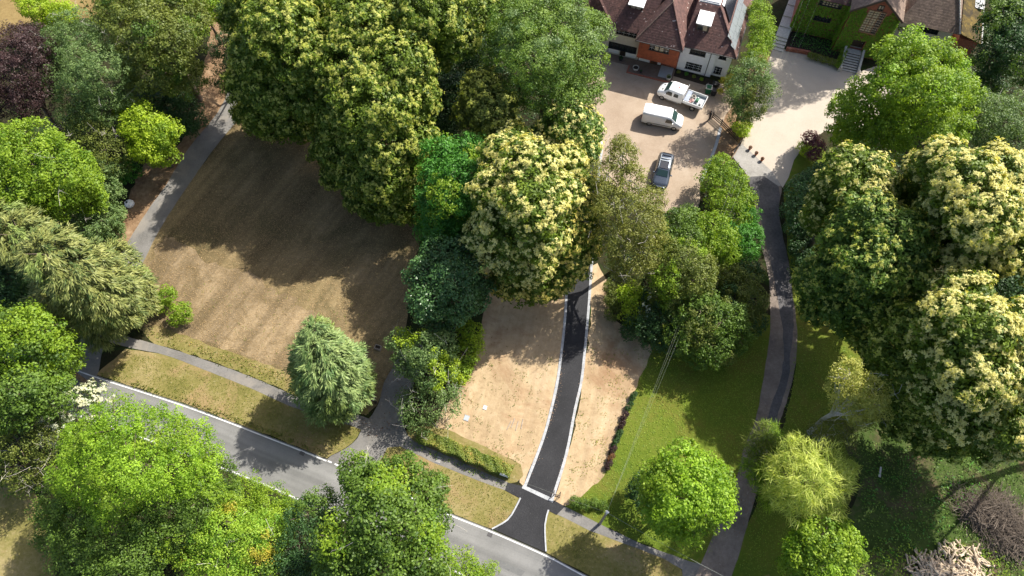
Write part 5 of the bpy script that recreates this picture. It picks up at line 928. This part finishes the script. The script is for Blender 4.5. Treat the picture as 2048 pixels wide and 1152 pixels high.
# ---------------------------------------------------------------- person
def person():
    p = at(1417, 241); e = empty('person', p, R_(200)); tag(e, 'person in dark clothing standing at the edge of the courtyard behind the vehicles', 'person')
    V, Ed, Rd = [], [], []
    def add(co, r, par=None):
        V.append(co); Rd.append(r)
        if par is not None: Ed.append((par, len(V) - 1))
        return len(V) - 1
    pel = add((0, 0, .95), .15); ch = add((.02, 0, 1.15), .14, pel); sh_ = add((.05, 0, 1.38), .16, ch); nk = add((.07, 0, 1.52), .06, sh_); hd = add((.1, 0, 1.62), .09, nk); add((.11, 0, 1.74), .085, hd)
    for s, fx in ((1, .25), (-1, -.2)):
        hp = add((0, s * .1, .88), .1, pel); kn = add((fx * .6, s * .11, .5), .07, hp); an = add((fx * (1 if s > 0 else 1.6), s * .11, .09), .045, kn); add((fx * (1 if s > 0 else 1.6) + .17, s * .12, .04), .035, an)
        so_ = add((.05, s * .2, 1.4), .065, sh_); el = add((.02 + .1 * s, s * .27, 1.14), .045, so_); wr = add((.27, s * .22, 1.02), .03, el); pm = add((.34, s * .2, 1.01), .032, wr)
        for k, (dy, ln) in enumerate(((-.03, .07), (-.01, .08), (.01, .075), (.03, .06))):
            a = add((.38, s * .2 + dy, 1.0), .011, pm); add((.38 + ln * .7, s * .2 + dy, .975), .009, a)
        a = add((.33, s * .2 - s * .045, 1.02), .012, pm); add((.36, s * .2 - s * .06, 1.0), .01, a)
    me = bpy.data.meshes.new('body'); me.from_pydata(V, Ed, []); me.update(); o = link('body', me, M['cloth_dark'], e)
    m = o.modifiers.new('skin', 'SKIN'); 
    bm = bmesh.new(); bm.from_mesh(me); ly = bm.verts.layers.skin.verify(); bm.verts.ensure_lookup_table()
    for v, r in zip(bm.verts, Rd): v[ly].radius = (r, r)
    bm.verts[0][ly].use_root = True; bm.to_mesh(me); bm.free(); sb = o.modifiers.new('sub', 'SUBSURF'); sb.levels = 1; sb.render_levels = 2
    b = MB(); b.ball((.09, 0, 1.72), .115, .95, 12); b.build('hair', basic('dark_hair', (.02, .014, .01)), e, True)
    b = MB(); b.ball((.17, 0, 1.66), .075, 1.15, 10); b.tube([(.235, 0, 1.68), (.255, 0, 1.645)], [.012, .018], 5); b.build('face', M['skin'], e, True)
person()
# ---------------------------------------------------------------- street and garden things
def bin_(px, py, label, col, wd=.62, hh=1.05, rim=None):
    e = empty('wheelie_bin', at(px, py), HU + .1); tag(e, label, 'bin'); w = wd / 2
    b = MB(); b.hexa([(-w * .8, -w * .8, .06), (w * .8, -w * .8, .06), (w * .8, w * .8, .06), (-w * .8, w * .8, .06)], [(-w, -w, hh), (w, -w, hh), (w, w, hh), (-w, w, hh)]); b.build('tub', M[col], e)
    b = MB(); b.box(-w - .03, w + .03, -w - .05, w + .03, hh + .002, hh + .07); b.build('lid', M[rim or col], e, bevel=.02)
    if rim: b = MB(); b.box(-w + .08, w - .08, -w + .06, w - .08, hh + .071, hh + .085); b.build('lid_inset', M[col], e)
    for s in (-1, 1): b = MB(); b.tube([(s * w * .8, w * .8, .1), (s * w, w * .8, .1)], .1, 10); b.build('wheel', M['rubber'], e)
    b = MB(); b.tube([(-w * .7, w + .08, hh - .02), (w * .7, w + .08, hh - .02)], .02, 5); b.build('handle', M['black'], e)
bin_(1415, 185, 'square green bin with a pale rim behind the tailgate of the pickup', 'green_plastic', .75, .95, 'stone')
bin_(1427, 178, 'black wheelie bin beside the green bin', 'black')
bin_(1426, 190, 'second black bin, below the first, against the orange-leaved shrub', 'black', .6, .9)
def post_box():
    e = empty('plank', at(1397, 181), R_(20)); tag(e, 'pale timber board leaning between the pickup and the green bin', 'plank')
    b = MB(); b.hexa([(0, -.06, .02), (1.3, -.06, .75), (1.3, .06, .75), (0, .06, .02)], [(0, -.06, .06), (1.3, -.06, .79), (1.3, .06, .79), (0, .06, .06)]); b.build('board', M['timber'], e); b = MB(); b.box(1.1, 1.16, -.09, .09, .67, .76); b.build('batten', M['timber'], e)
post_box()
def fence():
    pts = [(1424, 236), (1441, 251), (1458, 268), (1474, 286)]; W = [at(*p) for p in pts]; e = empty('picket_fence', W[0]); tag(e, 'dark timber fence running down from the courtyard to the ramp gate', 'fence')
    for i in range(3):
        a, b_ = W[i] - W[0], W[i + 1] - W[0]; d = (b_ - a).normalized(); n = Vector((-d.y, d.x, 0)) * .012; b = MB()
        for z in (.15, .45, .75): b.hexa([(q.x, q.y, z) for q in (a - n, b_ - n, b_ + n, a + n)], [(q.x, q.y, z + .18) for q in (a - n, b_ - n, b_ + n, a + n)])
        b.build('panel', M['darkwood'], e)
        b = MB(); b.box(a.x - .05, a.x + .05, a.y - .05, a.y + .05, 0, 1.1); b.build('post', M['darkwood'], e)
    a, c = at(1461, 318), at(1479, 291); g = empty('gate', a, math.atan2((c - a).y, (c - a).x)); Ln = (c - a).length
    tag(g, 'timber-railed metal gate leaning at the top of the ramp by the terracotta pots', 'gate')
    b = MB(); b.tube([(0, 0, .1), (0, 0, 1.15), (Ln, 0, 1.15), (Ln, 0, .1), (0, 0, .1)], .04, 6); b.build('frame', M['black'], g)
    for k in range(1, 9): b = MB(); b.tube([(Ln * k / 9, 0, .1), (Ln * k / 9, 0, 1.15)], .02, 5); b.build('bar', M['black'], g)
    for x in (-.12, Ln + .12): b = MB(); b.box(x - .08, x + .08, -.08, .08, 0, 1.4); b.build('post', M['oak'], g)
    b = MB(); b.hexa([(.2, -.9, .0), (Ln - .1, -.75, .0), (Ln - .1, -.65, .0), (.2, -.8, 0)], [(.2, -.35, .9), (Ln - .1, -.3, .9), (Ln - .1, -.25, .9), (.2, -.3, .9)])
fence()
def pole():
    base = at(1200, 1047); e = empty('utility_pole', base); tag(e, 'wooden utility pole carrying cables beside the right-hand footpath', 'utility pole'); Hh = 6.2
    b = MB(); b.tube([(0, 0, -.2), (0, 0, Hh)], [.14, .1], 10); b.build('pole', M['timber'], e); b = MB(); b.tube([(0, 0, Hh), (0, 0, Hh + .12)], [.14, .07], 10); b.build('cap', M['white'], e)
    for z, r in ((5.9, 0), (5.6, 1.2)):
        b = MB(); b.tube([(-.2 * math.cos(r), -.2 * math.sin(r), z), (.2 * math.cos(r), .2 * math.sin(r), z)], .03, 5); b.build('bracket', M['steel'], e)
    for i in range(3): b = MB(); b.tube([(.15 * math.cos(i * 2.1), .15 * math.sin(i * 2.1), 5.95), (.15 * math.cos(i * 2.1), .15 * math.sin(i * 2.1), 6.1)], [.05, .04], 6); b.build('insulator', M['white'], e)
    top = base + Vector((0, 0, 5.95))
    def cable(a, c, sag, r, label):
        pts = [a.lerp(c, k / 14) - Vector((0, 0, sag * 4 * (k / 14) * (1 - k / 14))) for k in range(15)]; b = MB(); b.tube(pts, r, 5, cap=True); o = b.build('overhead_cable', M['cable']); tag(o, label, 'cable')
    cable(top, at(1610, -10, 6.2), 1.2, .005, 'left one of the three thin overhead cables running up to the ivy-covered house'); cable(top, at(1622, -8, 6.2), 1.35, .005, 'middle one of the three thin overhead cables running up to the ivy-covered house'); cable(top, at(1640, -5, 6.1), 1.3, .005, 'right one of the three thin overhead cables running up to the ivy-covered house')
    cable(top, at(1520, 1190, 6.2), .5, .012, 'overhead cable from the pole towards the lower right along the road'); cable(top, at(1010, 950, 6.0), .25, .005, 'overhead cable from the pole towards the upper left along the road')
pole()
def misc():
    # clipped hedge by the footpath
    e = empty('clipped_hedge', at(925, 905)); tag(e, 'long low clipped hedge between the footpath and the bare soil', 'hedge')
    A, B_ = at(838, 869, .45), at(1022, 944, .45); d = (B_ - A); dn = d.normalized(); n = Vector((-dn.y, dn.x, 0)); k = 30000
    s = rng.random((k, 1)); wv = .55 + .1 * np.sin(s * 25); face = rng.random(k); x = rng.uniform(-1, 1, (k, 1)) * wv; z = np.full((k, 1), .85)
    side = face < .35; sg = np.where(face < .22, -1, 1)[:, None]; x[side] = (sg * wv)[side]; z[side] = rng.uniform(.05, .85, (side.sum(), 1))
    z = z + .07 * np.sin(s * 60 + x * 5) * (z > .6); C = np.array(A) * [1, 1, 0] + s * np.array(d) * [1, 1, 0] + x * np.array(n); C = np.column_stack([C[:, :2], z]) + rng.normal(0, .05, (k, 3))
    Nn = np.where(side[:, None], sg * np.array(n) * .8 + [0, 0, .4], [0, 0, 1.0]); Nn = unit(Nn + rng.normal(0, .4, (k, 3)))
    cards('foliage', C, rng.normal(0, 1, (k, 3)), Nn, .16, .1, .42 + .25 * np.sin(s[:, 0] * 14 + x[:, 0] * 3) + rng.normal(0, .17, k), L['hedge'], e, tuple(e.location))
    b = MB(); b.hexa([(q.x - e.location.x, q.y - e.location.y, 0) for q in (A - n * .42, B_ - n * .42, B_ + n * .42, A + n * .42)], [(q.x - e.location.x, q.y - e.location.y, .72) for q in (A - n * .42, B_ - n * .42, B_ + n * .42, A + n * .42)]); b.build('stems', M['soil_dark'], e)
    # sign at hedge end
    p = at(1008, 955); e = empty('street_nameplate', p, R_(-22)); tag(e, 'small white name board on two posts at the end of the clipped hedge', 'sign')
    b = MB(); b.hexa([(-.42, -.02, .62), (.42, -.02, .62), (.42, .02, .62), (-.42, .02, .62)], [(-.42, .12, .86), (.42, .12, .86), (.42, .16, .86), (-.42, .16, .86)]); b.build('board', M['white'], e)
    for x in (-.3, .3): b = MB(); b.box(x - .03, x + .03, .1, .16, 0, .8); b.build('post', M['black'], e)
    # wooden frame by the drive
    p = at(1113, 993); e = empty('timber_frame', p, R_(-15)); tag(e, 'small brown timber frame standing on the soil at the foot of the new driveway', 'frame')
    b = MB(); b.tube([(-.3, 0, .02), (-.3, 0, .75), (.3, 0, .75), (.3, 0, .02), (-.3, 0, .02)], .05, 4); b.build('frame', M['darkwood'], e); b = MB(); b.tube([(-.3, .5, .02), (-.3, 0, .7)], .03, 4); b.build('prop', M['darkwood'], e); b = MB(); b.tube([(.3, .5, .02), (.3, 0, .7)], .03, 4); b.build('prop', M['darkwood'], e)
    # white sack at left
    p = at(261, 410); e = empty('builders_sack', p, .3); tag(e, 'rounded white sack at the edge of the side lane, left of the dry lawn', 'sack')
    b = MB(); b.tube([(0, 0, 0), (0, 0, .25), (.02, 0, .5), (0, 0, .62)], [.48, .56, .46, .2], 12); b.build('bag', M['membrane'], e, True)
    for s in (-1, 1): b = MB(); b.tube([(s * .3, -.2, .5), (s * .32, 0, .78), (s * .3, .2, .5)], .03, 5); b.build('strap', M['membrane'], e)
    b = MB(); b.box(-.25, -.05, -.1, .12, .6, .66); b.build('fold', M['black'], e)
    # stone block / bench
    p = at(757, 697); e = empty('stone_trough', p, R_(-20)); tag(e, 'squat weathered stone trough in the shade at the corner of the dry lawn', 'trough')
    b = MB(); b.box(-.35, .35, -.25, .25, 0, .1); b.box(-.35, .35, -.25, -.17, .1, .45); b.box(-.35, .35, .17, .25, .1, .45); b.box(-.35, -.27, -.17, .17, .1, .45); b.box(.27, .35, -.17, .17, .1, .45); b.build('basin', M['timber'], e, bevel=.015)
    b = MB(); b.box(-.26, .26, -.16, .16, .3, .36); b.build('soil', M['soil_dark'], e)
    # sign post in the lane mouth
    p = at(752, 806); e = empty('gate_post', p, R_(10)); tag(e, 'dark timber gate post in the shade of the lane mouth', 'post')
    b = MB(); b.box(-.11, .11, -.11, .11, 0, 1.25); b.build('post', M['darkwood'], e); b = MB(); b.hexa([(-.14, -.14, 1.25), (.14, -.14, 1.25), (.14, .14, 1.25), (-.14, .14, 1.25)], [(-.03, -.03, 1.38), (.03, -.03, 1.38), (.03, .03, 1.38), (-.03, .03, 1.38)]); b.build('cap', M['stone'], e)
    p = at(1198, 303); e = empty('gate_pillar', p, R_(0)); tag(e, 'pale rendered gate pillar where the new driveway meets the tan courtyard', 'pillar')
    b = MB(); b.box(-.25, .25, -.25, .25, 0, 1.3); b.build('shaft', M['stone'], e); b = MB(); b.box(-.34, .34, -.34, .34, 1.302, 1.4); b.hexa([(-.3, -.3, 1.4), (.3, -.3, 1.4), (.3, .3, 1.4), (-.3, .3, 1.4)], [(-.06, -.06, 1.55), (.06, -.06, 1.55), (.06, .06, 1.55), (-.06, .06, 1.55)]); b.build('cap', M['white'], e)
    # covers
    for x, y, w_, mt, lb in ((877, 920, .5, 'concrete', 'pale concrete inspection cover set in the footpath'), (933, 836, .5, 'grey', 'grey metal manhole cover on the bare soil'), (970, 815, .36, 'membrane', 'small white slab on the bare soil beyond the grey manhole cover')):
        e = empty('manhole_cover', at(x, y, .02), R_(-20)); tag(e, lb, 'cover'); b = MB(); b.box(-w_ / 2, w_ / 2, -w_ / 2, w_ / 2, 0, .03); b.build('lid', M[mt], e); b = MB()
        for s in (-1, 1): b.box(-w_ / 2 - .05, w_ / 2 + .05, s * (w_ / 2 + .025) - .02, s * (w_ / 2 + .025) + .02, 0, .025)
        b.build('surround', M['steel'], e)
    lb = ['pale batten on the bare soil, left-most of four', 'pale batten on the bare soil, second from the left', 'pale batten on the bare soil, third from the left', 'pale batten on the bare soil, right-most of four']
    for i, (x, y) in enumerate(((1018, 851), (1026, 846), (1034, 852), (1044, 848))):
        b = MB(); b.box(-.5, .5, -.04, .04, .01, .05); o = b.build('batten', M['timber']); o.location = at(x, y); o.rotation_euler.z = R_(62 + 5 * i); tag(o, lb[i], 'timber', 'battens lying on the bare soil')
    p = at(1756, 946); ob = MB().hexa([(-.5, -.1, .42), (.5, -.07, .46), (.5, .07, .46), (-.5, .1, .42)], [(-.5, -.1, .46), (.5, -.07, .5), (.5, .07, .5), (-.5, .1, .46)]).build('broken_board', M['stone']); ob.location = p; ob.rotation_euler.z = R_(68); tag(ob, 'broken pale board lying in the dark nettles beside the pale willow', 'board')
    p = at(2008, 490, 13); 
    # brushwood and logs
    def heap(name, label, cat, cx, cy, rx, ry, n, l0, l1, r0, r1, mat, hgt, radial=False, up=.15):
        b = MB(); c = at(cx, cy); sub = [(random.uniform(-.5, .5) * rx, random.uniform(-.5, .5) * ry, random.uniform(.35, .75), random.uniform(0, 3.14)) for _ in range(6)]
        for i in range(n):
            a = random.uniform(0, 6.283); q = math.sqrt(random.random()); sb = random.choice(sub); x, y = sb[0] + rx * sb[2] * q * math.cos(a), sb[1] + ry * sb[2] * q * math.sin(a); z = hgt * (.6 + sb[2] * .6) * (1 - q * q) * random.uniform(.3, 1) + .08
            yaw = sb[3] + random.gauss(0, .75); ln = random.uniform(l0, l1) / 2; el = random.gauss(0, up); dx, dy, dz = math.cos(yaw) * ln, math.sin(yaw) * ln, math.sin(el) * ln
            r = random.uniform(r0, r1); p0, p1 = Vector((x - dx, y - dy, max(.03, z - dz))), Vector((x + dx, y + dy, max(.03, z + dz)))
            b.tube([p0, p0.lerp(p1, .5) + Vector((random.gauss(0, ln * .06), random.gauss(0, ln * .06), 0)), p1], [r, r * .85, r * .5 if r < .05 else r], 5 if r < .05 else 7)
        o = b.build(name, M[mat]); o.location = c; o['kind'] = 'stuff'; tag(o, label, cat); return o
    heap('brushwood', 'big tangled heap of dead grey-brown brushwood at the lower right', 'brushwood', 1990, 1045, 4.0, 3.2, 1500, .6, 3.0,   .010, .032, 'brush', 1.3, up=.3)
    heap('brushwood', 'sparse loose twigs on the far edge of the dead brushwood', 'brushwood', 1950, 1000, 3.0, 2.0, 120, .8, 2.4, .012, .03, 'brush', .7, up=.3)
    heap('log_pile', 'heap of freshly cut pale logs and splinters at the bottom right corner', 'logs', 1890, 1145, 3.4, 2.2, 620, .3, 1.5, .03, .12, 'log', .7, up=.18)
misc()
